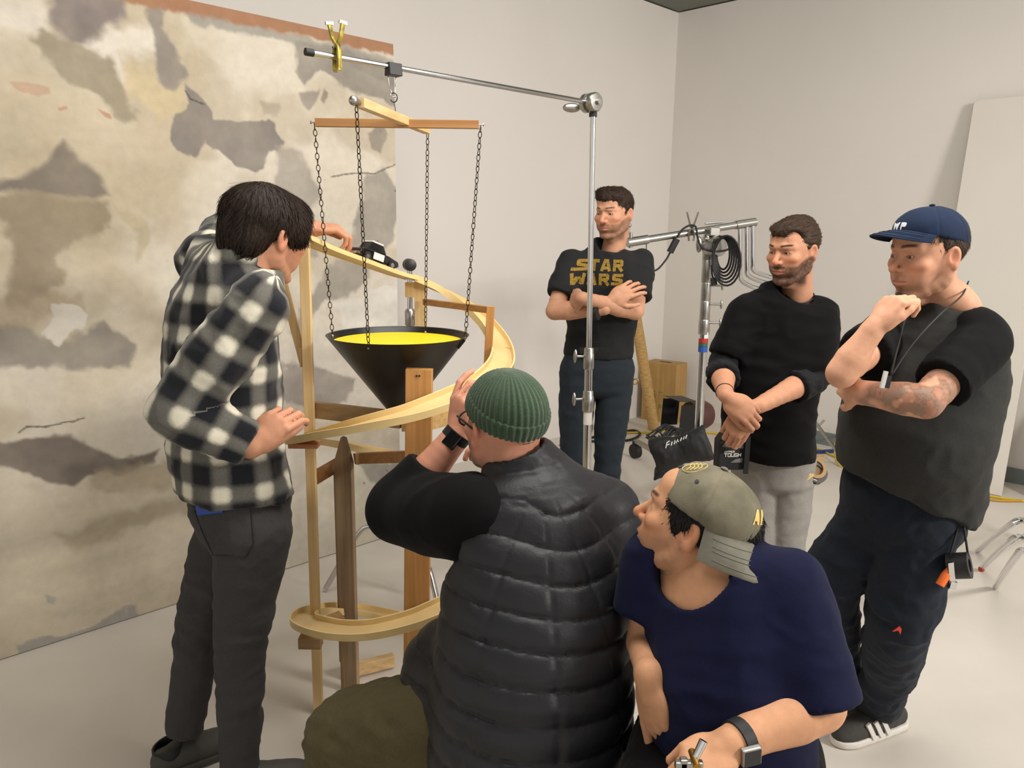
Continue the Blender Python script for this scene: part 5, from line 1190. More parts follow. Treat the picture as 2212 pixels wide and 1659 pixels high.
# ================================================================ person: navy tee, cap worn backwards, crouching in front
def person_navy():
    Y = 1.50; p = Person(V(.45, 1.35, 0), 'man in navy tee and backwards khaki cap crouching at the front')
    skin = (200, 148, 112); sk = s2l(skin); sc = 1.0
    fd = nrm(V(-.84, .46, .28)); R = basis(fd, nrm(V(.38, .0, .92))); Hc = at(1490, 1158, Y-.06)-to_world(V(-.088, -.012, .003), V(0, 0, 0), R, sc); neck = at(1556, 1246, Y+.0)
    add_head(p, Hc, R, neck, lambda P: face_tint(P, skin, beard=full_beard(.3, .3), bcol=(70, 54, 44)), sc=sc, gaze=(-.5, 2.6, 1.3), nr=.062, wide=1.02)
    hm = hair_mat('black_wavy_hair', (24, 20, 20), .4)
    def hb(f):
        f.ell((0, -.022, .034), (.0900, .1080, .092), k=0); f.ell((0, -.085, -.020), (.060, .045, .055), k=.03)
        f.ell((0, .135, -.01), (.110, .095, .100), k=.006, op='s')
        for s in (-1, 1): f.ell((s*.105, .030, -.072), (.045, .066, .052), k=.006, op='s'); f.ell((s*.097, -.012, .0), (.018, .018, .029), k=.003, op='s')
        f.cut((0, -.06, -.085), (0, .15, -1)); f.cut((0, 0, .10), (0, 0, 1))
    hair(p, Hc, R, sc, hb, hm, flow='tuft', amp=.008, seed=25)
    kc = mat('washed_khaki_cap', (122, 116, 98), .9, rgb2=(98, 94, 78), vscale=14, bump=.2, bscale=400, spec=.15); nv_ = mat('navy_thread', (52, 50, 66), .8)
    root, cv, cF, RC_ = make_cap(p, Hc, R, sc, kc, mat('grey_khaki_brim', (122, 120, 108), .9, rgb2=(106, 104, 92), vscale=18, bump=.2, bscale=400, spec=.15), flip=True, tilt=.14, zcut=.046, eyelet=nv_, button=mat('faded_button', (104, 98, 90), .8), brim_len=.084, lift=-.046, droop=.026, yaw=-.45, span=2.0, rnd=.9)
    cw = to_world(cv, Hc, RC_, sc); gold = mat('gold_embroidery', (214, 184, 104), .6)
    A = [(0, 0), (.24, 0), (.32, .25), (.62, .25), (.68, 0), (.92, 0), (.60, 1), (.34, 1)]; Rr = [(0, 0), (.22, 0), (.22, .4), (.36, .4), (.56, 0), (.82, 0), (.56, .45), (.70, .62), (.70, .85), (.55, 1), (0, 1)]
    polys = [[(x*.026-.032+z*.006, z*.030) for x, z in A], [(x*.024-.004+z*.006, z*.030) for x, z in Rr], [(x*.02+.018+z*.006, z*.030) for x, z in ((0, 0), (.3, 0), (.9, 1), (.6, 1))]]
    text_on(p, root, cw, cF, polys, to_world(V(.022, -.115, .074), Hc, RC_, sc), RC_[:, 0], RC_[:, 2], RC_[:, 1]-RC_[:, 2]*.25, gold, 'cap_lettering')
    # embroidered shield on the far side of the crown
    m = MB(); c0 = V(-.020, .030, .150)
    def on(x, y):
        q = V(-.022+x, .040+y, 0); t = ((q[0]/.0890)**2+((q[1]+.014)/.110)**2); z = .050+.0985*math.sqrt(max(0, 1-t)); return to_world(V(q[0], q[1], z+.0006)[None], Hc, R, sc)[0]
    out = [on(.024*math.sin(t)*(1-.25*max(0, math.cos(t))**2), .022*math.cos(t)) for t in np.linspace(0, 2*math.pi, 28)[:-1]]; m.tube(out, .0009, 5, closed=True)
    for yy in (-.012, -.005, .002, .009):
        ww = .018*math.sqrt(max(.05, 1-(yy/.022)**2)); m.tube([on(x, yy+.002*math.sin(x*300)) for x in np.linspace(-ww, ww, 10)], .0011, 5)
    m.build('shield_embroidery', gold, root, smooth=True)
    bf = nrm(V(-.74, -.67, 0)); bs = V(bf[1], -bf[0], 0)
    sh_r = at(1424, 1208, Y+.05); sh_l = at(1704, 1268, Y-.10)
    el_r = at(1394, 1388, Y+.02); wr_r = at(1402, 1464, Y-.12); el_l = at(1764, 1520, Y-.19); wr_l = at(1578, 1608, Y-.28)
    blen('navy arm', sh_r, el_r, wr_r); blen('navy arm', sh_l, el_l, wr_l)
    hp, _ = hand_parts(wr_r, V(.12, -.25, -.9), V(-.85, -.45, .15), 1, (.10, .5, .6, .65), .03, (.3, .4, .3), 1.02)
    v, F = arm_skin(sh_r, el_r, wr_r, hp, .044, .036, .026, fore=.034); p.skin(v, F, sk)
    hp, J = hand_parts(wr_l, V(-.70, -.30, -.10), V(.05, -.35, .95), -1, (.55, .62, .66, .7), .05, (.30, .5, .4), .95)
    v, F = arm_skin(sh_l, el_l, wr_l, hp, .054, .048, .031, fore=.050); p.skin(v, F, sk)
    nt_ = cloth('navy_tee', (18, 21, 48), bump=.14)
    ub = lerp(sh_r, sh_l, .5)+V(0, 0, -.005); ch = at(1572, 1385, Y-.06); be = at(1566, 1510, Y-.10); hm_ = at(1580, 1640, Y-.12)
    f = Field(*bbox([sh_r, sh_l, el_l, hm_, neck, be], .20), .0068)
    f.loft([(hm_-V(0, 0, .05), bs, .160, .140), (hm_, bs, .162, .140), (be, bs, .164, .142), (ch, bs, .164, .136), (ub-V(0, 0, .03), bs, .160, .114), (ub+V(0, 0, .03), bs, .12, .086), (neck+V(0, 0, -.01), bs, .078, .076)], .02, 4)
    for s_, e_, cc in ((sh_r, el_r, .12), (sh_l, el_l, .215)):
        d = nrm(e_-s_); f.sleeve([s_+V(0, 0, -.004), s_+d*.10, s_+d*.26], [.074, .076, .080], s_+d*cc, d)
    f.cut(hm_+V(0, 0, -.01), (0, 0, -1)); f.ell(neck+V(0, 0, .030)+bf*.058, (.098, .090, .088), None, .014, 's')
    v, F = f.mesh(1); v = folds(v, F, .007, 6, 93, (0, 0, 1), .7); v = folds(v, F, .004, 14, 99, bs, 2); p.part('navy_tee_shirt', v, F, nt_)
    # chest and shoulders under the wide neckline
    f = Field(*bbox([neck, ub], .16), .005); f.loft([(ch, bs, .15, .110), (ub-V(0, 0, .035), bs, .150, .100), (ub+V(0, 0, .022), bs, .108, .074), (neck+V(0, 0, .01), bs, .064, .064)], .02, 4); f.cut(ch+V(0, 0, .02), (0, 0, -1)); v, F = f.mesh(1); p.skin(v, F, sk)
    # watch on the near wrist
    d = nrm(wr_l-el_l); q = lerp(el_l, wr_l, .90); MB().tube([q-d*.011, q+d*.011], .0375, 20).build('watch_strap', BLACKRUB, p.root, smooth=40)
    w = MB().box(q+nrm(V(.25, -1, -.1))*.038, (.012, .036, .036), nrm(V(.25, -1, -.1)), nrm(np.cross(d, V(.25, -1, -.1)))).build('watch_case', STEEL, p.root, bevel=.003)
    MB().box(q+nrm(V(.25, -1, -.1))*.0440, (.003, .030, .030), nrm(V(.25, -1, -.1)), nrm(np.cross(d, V(.25, -1, -.1)))).build('watch_glass', mat('black_glass', (8, 8, 9), .08), w)
    bk = cloth('black_work_trousers', (10, 10, 11), bump=.14)
    hr = V(*at(1500, 1600, Y+.02)); hl = V(*at(1660, 1640, Y-.10)); hr[2] = hl[2] = .56
    knr = V(hr[0]-.16, hr[1]-.30, .50); anr = V(knr[0]+.04, knr[1]+.10, .09); knl = V(hl[0]-.10, hl[1]-.36, .40); anl = V(hl[0]+.02, hl[1]+.06, .09)
    trousers(p, None, [(hr, knr, anr, (.112, .082, .06)), (hl, knl, anl, (.112, .082, .06))], bk, [hm_+V(0, .0, .04), hm_, hm_-V(0, 0, .06)], bs, None, (.165, .17, .17), (.13, .14, .14), fold=.009, seed=103)
    for a in (anr, anl): shoe(p, a, (-.5, -.85), m=mat('black_boot', (26, 25, 25), .5), sole_m=BLACKRUB)
    p.finish()
    # chrome hand tool held in the near hand
    h0 = at(1516, 1612, Y-.36); tl = empty('hand_clamp', h0, 'small chrome clamp held in the hand of the man in navy', 'clamp')
    MB().tube([at(1520, 1600, Y-.36), at(1498, 1645, Y-.37)], [.007, .006], 12).build('handle', CHROME, tl, smooth=40)
    m = MB(); m.box(at(1488, 1652, Y-.37), (.045, .012, .014)); m.box(at(1476, 1662, Y-.37), (.012, .012, .04)); m.build('jaw', STEEL, tl, bevel=.002)
    m = MB(); m.tube([at(1500, 1640, Y-.37)+V(-.0, -.02, 0), at(1500, 1640, Y-.37)+V(0, .02, 0)], .006, 10); m.build('pivot', mat('brass', (170, 130, 60), .35, .9), tl, smooth=40)
person_navy()
# ================================================================ person: charcoal tee, arms crossed, behind the chrome pole
def person_tee():
    Y = 3.70; p = Person(V(.45, Y, 0), 'man in charcoal tee with yellow lettering standing with arms crossed')
    skin = (196, 146, 116); sk = s2l(skin)
    Hc = at(1326, 464, Y-.01); R = basis((-.60, -.79, -.10)); neck = at(1324, 545, Y+.02)
    bd_ = full_beard(.62, .7)
    add_head(p, Hc, R, neck, lambda P: face_tint(P, skin, beard=bd_, bcol=(78, 54, 40)), sc=.93, gaze=(-1.2, 2.2, 1.25), nr=.056, jaw=1.02)
    hm = hair_mat('dark_brown_hair', (50, 36, 27))
    def hb(f):
        f.ell((0, -.020, .052), (.0845, .105, .094), k=0); f.ell((.012, .040, .118), (.056, .050, .030), k=.02); f.ell((-.03, .028, .116), (.035, .045, .024), k=.015)
        f.ell((0, .046, .096), (.066, .054, .040), k=.02); f.ell((0, .132, -.010), (.095, .095, .088), k=.006, op='s')
        for s in (-1, 1): f.ell((s*.10, .010, -.052), (.045, .075, .062), k=.008, op='s'); f.ell((s*.095, -.010, .0), (.02, .026, .036), k=.004, op='s')
        f.cut((0, -.06, -.068), (0, .25, -1))
    hair(p, Hc, R, .93, hb, hm, flow='tuft', amp=.007, seed=5)
    bf = nrm(V(-.34, -.94, 0)); bs = V(bf[1], -bf[0], 0)      # bs: his right side
    sh_r = at(1236, 565, Y-.0); sh_l = at(1384, 566, Y+.02)
    el_r = at(1198, 672, Y-.12); wr_r = at(1296, 678, Y-.23); el_l = at(1372, 672, Y-.12); wr_l = at(1256, 644, Y-.24)
    blen('tee arm', sh_r, el_r, wr_r); blen('tee arm', sh_l, el_l, wr_l)
    # his left forearm lies on top, its hand tucked by the right upper arm; the right hand comes up over the left upper arm
    hp, _ = hand_parts(wr_l, V(-.35, .9, -.05), V(-.9, -.3, .2), -1, (.35, .35, .35, .35), .02)
    v, F = arm_skin(sh_l, el_l, wr_l, hp, .046, .037, .027); p.skin(v, F, sk)
    hp, _ = hand_parts(at(1318, 650, Y-.19), V(.9, .05, .55), V(-.2, -1, .3), 1, (.30, .30, .33, .36), .11)
    v, F = arm_skin(sh_r, el_r, at(1306, 668, Y-.20), hp, .046, .037, .027, h=.0028); p.skin(v, F, sk)
    tm = cloth('charcoal_tee', (36, 36, 37), bump=.15)
    ch = at(1308, 620, Y+.02); wa = at(1296, 720, Y+.02); hm_ = at(1292, 768, Y+.02); ub = lerp(sh_r, sh_l, .5)+V(0, .01, .0)
    f = Field(*bbox([sh_r, sh_l, el_r, el_l, hm_-V(0, 0, .05), neck], .20), .007)
    f.loft([(hm_-V(0, 0, .06), bs, .160, .115), (hm_, bs, .160, .115), (wa, bs, .158, .112), (ch, bs, .175, .118), (ub-V(0, 0, .03), bs, .165, .100), (ub+V(0, 0, .035), bs, .105, .075), (neck-V(0, 0, .0), bs, .066, .066)], .02, 4)
    for s_, e_ in ((sh_r, el_r), (sh_l, el_l)):
        d = nrm(e_-s_); f.sleeve([s_+V(0, .0, -.005), s_+d*.10, s_+d*.23], [.062, .064, .066], s_+d*.185, d)
    f.cut(hm_, (0, 0, -1)); f.ell(neck+V(0, 0, .05)+bf*.035, (.068, .072, .066), None, .006, 's')
    v, F = f.mesh(1); wv = lambda q: .5+.8*sstep(1.02, .80, q[:, 2]-0)
    v = folds(v, F, .011, 7, 3, (0, 0, 1), .6); v = folds(v, F, .004, 15, 9, bs, 3)
    p.part('tee_shirt', v, F, tm)
    # lettering
    GL = {'S': [((.95, .86), (.10, .86)), ((.16, .92), (.16, .50)), ((.10, .56), (.86, .44)), ((.80, .50), (.80, .08)), ((.86, .14), (-.05, .14))], 'T': [((0, .86), (.95, .86)), ((.48, .9), (.48, 0))],
          'A': [((.12, 0), (.40, 1)), ((.84, 0), (.56, 1)), ((.24, .28), (.72, .28)), ((.36, .88), (.60, .88))], 'R': [((.14, 0), (.14, 1)), ((.1, .86), (.80, .86)), ((.76, .90), (.76, .46)), ((.80, .48), (.2, .48)), ((.48, .46), (.86, 0))],
          'W': [((.08, 1), (.26, .05)), ((.26, .05), (.50, .70)), ((.50, .70), (.74, .05)), ((.74, .05), (.92, 1))]}
    polys = []
    def word(txt, x0, y0, w, h, adv, ext=[]):
        for i_, ch_ in enumerate(txt):
            for a_, b_ in GL[ch_]+(ext if i_ == 0 else []):
                A_ = V(x0+i_*adv+a_[0]*w, y0+a_[1]*h); B_ = V(x0+i_*adv+b_[0]*w, y0+b_[1]*h); d_ = nrm(B_-A_); n_ = V(-d_[1], d_[0])*.0068; polys.append([tuple(A_+n_), tuple(A_-n_), tuple(B_-n_), tuple(B_+n_)])
    word('STAR', -.104, .004, .048, .050, .054, [((.1, .14), (-.35, .14))]); word('WARS', -.118, -.056, .052, .050, .0585)
    uv, FF = fill_letters(polys, .012); c = at(1288, 585, Y-.14)+V(0, 0, -.008); X = nrm(-bs)
    P3 = c+np.outer(uv[:, 0]*1.0, X)+np.outer(uv[:, 1]*1.06, V(0, 0, 1)); P3 = project_on(v, F, P3, -bf, .0022)
    obj('chest_lettering', P3, FF, mat('faded_mustard_print', (150, 118, 26), .8, rgb2=(112, 88, 28), vscale=120), p.root, smooth=True)
    # black wristband
    d = nrm(wr_r-el_r); MB().tube([at(1289, 676, Y-.215)-d*.010, at(1289, 676, Y-.215)+d*.010], .0315, 20).build('wristband', BLACKRUB, p.root, smooth=40)
    tm = cloth('dark_slate_jeans', (38, 44, 50)); zl = V(0, 0, 1)
    hr = at(1250, 800, Y+.01); hl = at(1330, 802, Y+.02); kr = at(1240, 985, Y-.03); kl = at(1314, 985, Y); ar = at(1225, 1172, Y+.0); al = at(1306, 1170, Y+.06)
    trousers(p, None, [(hr, kr, ar), (hl, kl, al)], tm, [at(1294, 745, Y+.02), at(1292, 790, Y+.02), at(1290, 830, Y+.02)], bs, None, (.150, .160, .150), (.105, .112, .105), rk=(.090, .066, .052))
    MB().bar(at(1252, 757, Y-.10), at(1320, 757, Y-.10), .004, .03).build('belt', mat('black_leather', (22, 21, 20), .4), p.root)
    for a in (ar, al): shoe(p, a, (-.3, -.95), m=mat('dark_grey_canvas', (52, 50, 50), .7), sole_m=mat('off_white_rubber', (205, 200, 190), .6))
    # brass clip on the hip
    m = MB(); q = at(1372, 826, Y+.08); m.tube(catmull([q+V(-.02, 0, .0), q+V(0, 0, .018), q+V(.016, 0, .006), q+V(.004, 0, -.008), q+V(-.02, 0, -.006)], 5), .004, 8); m.build('brass_clip', mat('brass', (170, 130, 60), .35, .9), p.root, smooth=True)
    p.finish()
person_tee()
# ================================================================ person: black tee over grey long sleeves, hands clasped
def person_black():
    Y = 2.82; p = Person(V(.98, Y, 0), 'bearded man in black tee over dark long sleeves with clasped hands')
    skin = (190, 138, 108); sk = s2l(skin)
    Hc = at(1712, 545, Y-.01); R = basis((-.76, -.62, -.14), (.03, 0, 1)); neck = at(1722, 648, Y+.03)
    add_head(p, Hc, R, neck, lambda P: face_tint(P, skin, beard=full_beard(.92, .95), bcol=(66, 48, 38), browk=1.0), sc=.92, gaze=(-1.4, 2.0, 1.2), nr=.056, brow=1.15, longf=1.04, wide=.96)
    hm = hair_mat('brown_swept_hair', (58, 42, 31))
    def hb(f):
        f.ell((0, -.026, .052), (.0820, .104, .092), k=0); f.ell((0, -.02, .120), (.05, .07, .026), k=.02)
        f.ell((0, .048, .094), (.064, .054, .040), k=.02); f.ell((0, .134, -.002), (.092, .094, .088), k=.006, op='s')
        for s in (-1, 1): f.ell((s*.10, .020, -.058), (.045, .080, .062), k=.008, op='s'); f.ell((s*.094, -.010, -.002), (.02, .026, .036), k=.004, op='s')
        f.cut((0, -.06, -.075), (0, .2, -1))
        for s in (-1, 1): f.ell((s*.060, .090, .070), (.032, .050, .034), k=.008, op='s')
        f.ell((0, -.130, .045), (.030, .030, .034), k=.012)
    hair(p, Hc, R, .92, hb, hm, flow='back', amp=.0045, seed=8, lo=(-.13, -.18, -.15))
    bf = nrm(V(-.42, -.91, 0)); bs = V(bf[1], -bf[0], 0)
    sh_r = at(1608, 676, Y+.02); sh_l = at(1770, 680, Y-.02)
    el_r = at(1560, 800, Y-.02); wr_r = at(1566, 850, Y-.24); el_l = at(1762, 812, Y-.07); wr_l = at(1640, 876, Y-.25)
    blen('black arm', sh_r, el_r, wr_r); blen('black arm', sh_l, el_l, wr_l)
    hp, _ = hand_parts(at(1618, 886, Y-.255), V(-.52, -.02, -.70), V(-.45, -.80, .25), -1, (.55, .6, .62, .62), .04, (.30, .5, .5))
    v, F = arm_skin(sh_l, el_l, wr_l, hp, .047, .038, .027, pts=[at(1618, 886, Y-.255)]); p.skin(v, F, sk)
    hp, _ = hand_parts(at(1572, 858, Y-.27), V(.60, -.20, -.42), V(-.15, -.90, .38), 1, (.50, .52, .55, .6), .04, (.35, .5, .5))
    v, F = arm_skin(sh_r, el_r, wr_r, hp, .047, .038, .027); p.skin(v, F, sk)
    blk = cloth('black_tee', (9, 9, 10), bump=.15); gry = cloth('charcoal_long_sleeve', (28, 28, 30))
    ub = lerp(sh_r, sh_l, .5)+V(0, .01, 0); ch = at(1684, 745, Y+.01); be = at(1662, 860, Y-.01); hm_ = at(1658, 985, Y-.0)
    f = Field(*bbox([sh_r, sh_l, el_r, el_l, hm_, neck], .22), .007)
    f.loft([(hm_-V(0, 0, .06), bs, .165, .125), (hm_, bs, .165, .125), (be, bs, .165, .130), (ch, bs, .178, .125), (ub-V(0, 0, .03), bs, .168, .104), (ub+V(0, 0, .035), bs, .11, .078), (neck, bs, .066, .066)], .02, 4)
    for s_, e_, c_ in ((sh_r, el_r, .17), (sh_l, el_l, .19)):
        d = nrm(e_-s_); f.sleeve([s_, s_+d*.10, s_+d*.25], [.064, .066, .070], s_+d*c_, d)
    f.cut(hm_, (0, 0, -1)); f.ell(neck+V(0, 0, .040)+bf*.045, (.074, .080, .070), None, .006, 's')
    v, F = f.mesh(1); v = folds(v, F, .008, 7, 13, (0, 0, 1), .55); v = folds(v, F, .004, 16, 19, bs, 2)
    p.part('black_tee_shirt', v, F, blk)
    for s_, e_, w_, t_ in ((sh_r, el_r, wr_r, .14), (sh_l, el_l, wr_l, .28)):
        f = Field(*bbox([s_, e_, w_], .10), .006); d = nrm(e_-s_); d2 = nrm(w_-e_)
        f.limb([lerp(s_, e_, .3), lerp(s_, e_, .7), e_, e_+d2*(.05+t_*.2), e_+d2*(.10+t_*.25)], [.058, .056, .052, .056, .055], .02, 4)
        f.cut(e_+d2*(.06+t_*.22), d2)
        garment(p, 'rolled_sleeve', f, gry, [(.006, 22, 4, d, .3, None)])
    # inner grey neck, black cord
    MB().tube(catmull([neck+V(-.055, -.03, .02), neck+V(-.02, -.074, -.005), neck+V(.032, -.058, .004), neck+V(.055, -.01, .022), neck+V(.045, .03, .03)], 6), .0028, 6).build('neck_cord', BLACKRUB, p.root, smooth=True)
    d = nrm(wr_r-el_r); q = lerp(el_r, wr_r, .93); MB().tube([q+nrm(np.cross(d, (1, 0, 0)))*.0295*math.cos(t)+nrm(np.cross(d, np.cross(d, (1, 0, 0))))*.0295*math.sin(t) for t in np.linspace(0, 2*math.pi, 24)[:-1]], .0022, 6, closed=True).build('thread_bracelet', mat('dark_red_thread', (60, 24, 22), .7), p.root, smooth=True)
    gm = cloth('grey_chinos', (142, 138, 132), bump=.12)
    hr = at(1634, 1000, Y+.02); hl = at(1708, 1000, Y-.0); kr = at(1640, 1190, Y-.02); kl = at(1695, 1190, Y-.03); ar = at(1640, 1368, Y+.03); al = at(1700, 1365, Y)
    trousers(p, None, [(hr, kr, ar), (hl, kl, al)], gm, [at(1668, 950, Y), at(1670, 990, Y), at(1671, 1030, Y)], bs, None, (.140, .140, .132), (.108, .108, .10), rk=(.088, .066, .052), fold=.007)
    for a in (ar, al): shoe(p, a, (-.4, -.9), m=mat('dark_grey_canvas', (52, 50, 50), .7), sole_m=mat('off_white_rubber', (205, 200, 190), .6))
    p.finish(); return bs, bf
EB = person_black()
# ================================================================ person: navy cap, hand at chin
def person_cap():
    Y = 2.04; p = Person(V(1.08, 2.2, 0), 'man in navy cap and charcoal raglan tee holding his chin')
    skin = (208, 156, 126); sk = s2l(skin); sc = V(.95, .84, .95)
    R = basis((-.97, -.22, -.10), (.02, 0, 1)); Hc = at(2062, 556, Y-.06)-to_world(V(-.088, -.012, .003), V(0, 0, 0), R, sc); neck = at(2072, 668, Y+.03)
    def chinb(P, ax, lf): return np.maximum(gauss(P, (0, .09, -.108*lf), (.024, .03, .020))*1.3, gauss(P, (0, .10, -.084*lf), (.008, .02, .006)))*.9+.22*full_beard(1, 1)(P, ax, lf)
    add_head(p, Hc, R, neck, lambda P: face_tint(P, skin, beard=chinb, bcol=(44, 32, 26), brow=(58, 42, 32), lips=(176, 108, 96)), sc=sc, gaze=(-1.6, 2.2, 1.1), nr=.058, wide=1.04, jaw=1.04, nose=1.3)
    hm = hair_mat('brown_short_hair', (62, 46, 34))
    def hb(f):
        f.ell((0, -.020, .046), (.0835, .105, .088), k=0); f.ell((0, .128, .0), (.100, .094, .100), k=.006, op='s')
        for s in (-1, 1): f.ell((s*.10, .012, -.056), (.045, .066, .054), k=.006, op='s'); f.ell((s*.097, -.012, .0), (.018, .019, .030), k=.003, op='s')
        f.cut((0, -.06, -.078), (0, .15, -1)); f.cut((0, 0, .10), (0, 0, 1))
    hair(p, Hc, R, sc, hb, hm, flow='tuft', amp=.003, seed=15, fr=2)
    nav = cloth('navy_cap_twill', (30, 42, 64), bump=.1); root, cv, cF, _ = make_cap(p, Hc, R, sc, nav, cloth('navy_brim_twill', (28, 40, 62), bump=.1), tilt=.26, zcut=.056, button=nav, brim_len=.098, lift=.004, droop=.020)
    L1 = [(0, 1), (.16, 0), (.34, 0), (.5, .5), (.66, 0), (.84, 0), (1, 1), (.82, 1), (.72, .35), (.56, .85), (.44, .85), (.28, .35), (.18, 1)]
    L2 = [(0, 0), (.25, 0), (.25, .4), (.7, .4), (.85, .55), (.85, .85), (.7, 1), (0, 1)]
    polys = [[(x*.026-.028, z*.020) for x, z in L1], [(x*.020+.003, z*.020) for x, z in L2]]
    text_on(p, root, to_world(cv, Hc, R, sc), cF, polys, to_world(V(0, .11, .092), Hc, R, sc), -R[:, 0], R[:, 2], -R[:, 1]-R[:, 2]*.3, mat('white_embroidery', (206, 210, 214), .8), 'cap_lettering')
    bf = nrm(V(-.74, -.67, 0)); bs = V(bf[1], -bf[0], 0)
    sh_r = at(1922, 716, Y+.14); sh_l = at(2118, 738, Y-.06)
    el_r = at(1818, 806, Y-.15); wr_r = at(1890, 706, Y-.16); el_l = at(2000, 868, Y-.20); wr_l = at(1852, 846, Y-.11)
    # chin hand
    hp, _ = hand_parts(wr_r, V(.40, -.04, .66), V(-.80, -.42, .36), 1, (.72, .78, .84, .88), .04, (.35, .6, .75), .84, curl2=(.80, .92, .96, .96))
    v, F = arm_skin(sh_r, el_r, wr_r, hp, .044, .033, .025, fore=.037); p.skin(v, F, sk)
    hp, _ = hand_parts(wr_l, V(.0, .95, .12), V(-1, -.1, .1), -1, (.4, .4, .4, .4), .02)
    v, F = arm_skin(sh_l, el_l, wr_l, hp, .048, .037, .028, fore=.040)
    # sleeve tattoo: coloured cloudy figures on the upper arm and elbow
    c = np.tile(sk, (len(v), 1)); d1 = nrm(el_l-sh_l); t1 = (v-sh_l)@d1/np.linalg.norm(el_l-sh_l); d2 = nrm(wr_l-el_l); t2 = (v-el_l)@d2
    m = sstep(.35, .5, t1)*(1-sstep(.09, .13, t2+.03*(fbm(v*30, 3, 2)-.5)*4))*sstep(.42, .50, fbm(v*24+5, 71, 3)+.10*sstep(.05, -.02, t2))
    n1 = fbm(v*46, 81, 3); n2 = fbm(v*38+7, 91, 3)
    ink = np.where((n1 > .55)[:, None], s2l((140, 92, 74)), np.where((n2 > .52)[:, None], s2l((84, 92, 88)), s2l((104, 86, 70)))); ink = np.where((np.abs(n1-.5) < .025)[:, None], s2l((48, 44, 44)), ink)
    c = c*(1-.6*m[:, None])+ink*.6*m[:, None]; p.skin(v, F, c)
    body = cloth('charcoal_raglan_body', (52, 52, 50), bump=.15); slv = cloth('black_raglan_sleeve', (13, 13, 14), bump=.15)
    ub = lerp(sh_r, sh_l, .5)+V(0, .01, 0); ch = at(2010, 800, Y+.05); be = at(1976, 930, Y+.03); lw = at(1964, 1020, Y+.05); hm_ = at(1960, 1062, Y+.06)
    f = Field(*bbox([sh_r, sh_l, hm_-V(0, 0, .1), neck, be], .26), .0075)
    f.loft([(hm_-V(0, 0, .08), bs, .182, .150), (hm_, bs, .184, .152), (lw, bs, .190, .160), (be, bs, .196, .172), (ch, bs, .190, .150), (ub-V(0, 0, .03), bs, .172, .118), (ub+V(0, 0, .035), bs, .115, .085), (neck+V(0, 0, -.005), bs, .074, .074)], .02, 4)
    f.ell(be+bf*.05, (.12, .12, .12), None, .08)
    f.cut(hm_+V(0, 0, -.005), nrm(V(-.42, .0, -1))); f.ell(neck+V(0, 0, .050)+bf*.036, (.066, .072, .060), None, .006, 's')
    v, F = f.mesh(1); v = folds(v, F, .014, 6, 23, (0, 0, 1), .5, .35+1.0*sstep(1.05, .80, v[:, 2])); v = folds(v, F, .009, 13, 29, bs, 2.5, .4+sstep(1.0, .75, v[:, 2]))
    p.part('raglan_body', v, F, body)
    for s_, e_, cc in ((sh_r, el_r, .22), (sh_l, el_l, .195)):
        d = nrm(e_-s_); f = Field(*bbox([s_, e_, neck], .15), .0075)
        f.limb([neck+(s_-neck)*.30+V(0, 0, -.012), lerp(neck, s_, .75)+V(0, 0, .005), s_+V(0, 0, -.006), s_+d*.10, s_+d*.26], [.050, .062, .070, .067, .066], .02, 3); f.cut(s_+d*cc, d)
        f.ell(neck+V(0, 0, .050)+bf*.034, (.068, .072, .060), None, .006, 's')
        garment(p, 'raglan_sleeve', f, slv, [(.006, 10, 31, d, 1.5, None)])
    # lanyard
    P = [at(2092, 608, Y+.03), at(2076, 640, Y-.055), at(2030, 680, Y-.13), at(1970, 745, Y-.17), at(1925, 812, Y-.20)]
    ln = MB(); ln.tube(catmull(P, 8), .0022, 6); ln.tube(catmull([at(1968, 662, Y+.02), at(1952, 700, Y-.12), at(1938, 755, Y-.18), at(1924, 812, Y-.20)], 6), .0022, 6); lo_ = ln.build('lanyard', BLACKRUB, p.root, smooth=True)
    m = MB(); m.bar(at(1921, 812, Y-.205), at(1915, 838, Y-.205), .010, .008, (0, 1, 0)); m.build('lanyard_clip', BLACKRUB, lo_)
    m = MB(); m.bar(at(1914, 802, Y-.215), at(1905, 838, Y-.215), .010, .007, (0, 1, 0), .001); m.build('lanyard_whistle', mat('clear_plastic_white', (200, 200, 196), .3), lo_)
    jn = cloth('dark_indigo_jeans', (34, 39, 48), bump=.16); jb = [at(1956, 1040, Y+.06), at(1950, 1085, Y+.06), at(1942, 1130, Y+.06)]
    hr = at(1905, 1110, Y+.10); hl = at(1978, 1125, Y+.02); kr = at(1792, 1262, Y+.15); ar = at(1822, 1500, 2.50); kl = at(1945, 1335, Y+.02); al = at(1900, 1518, 2.335)
    blen('cap leg', hr, kr, ar)
    trousers(p, None, [(hr, kr, ar, (.108, .080, .060)), (hl, kl, al, (.112, .088, .066))], jn, jb, bs, None, (.160, .160, .148), (.145, .145, .132), fold=.011, seed=43)
    MB().prism([(-.012, -.004), (.006, .012), (.012, .004), (.010, -.012), (.004, .0)], -.003, at(1938, 1362, Y-.082), (1, 0, 0), (0, 0, 1)).build('red_knee_tear', mat('red_lining', (190, 50, 30), .8), p.root)
    sm = mat('dark_grey_suede', (58, 56, 52), .85, var=.12, vscale=60); wr_ = mat('white_sole_rubber', (214, 208, 200), .55)
    up, a, td, sd = shoe(p, at(1908, 1560, 2.335), (-.90, -.40), .27, sm, wr_)
    for k in range(3):                         # three white side stripes
        q = a+td*(.040+.032*k)+sd*(-.0435 if np.dot(sd, V(1, 0, 0)) < 0 else .0435)
        o_ = nrm(sd if np.dot(sd, V(1, 0, 0)) > 0 else -sd); MB().bar(q+o_*.004+V(0, 0, .022)-td*.014, q-o_*.006+V(0, 0, .074)+td*.012, .015, .008, o_).build('side_stripe', wr_, up)
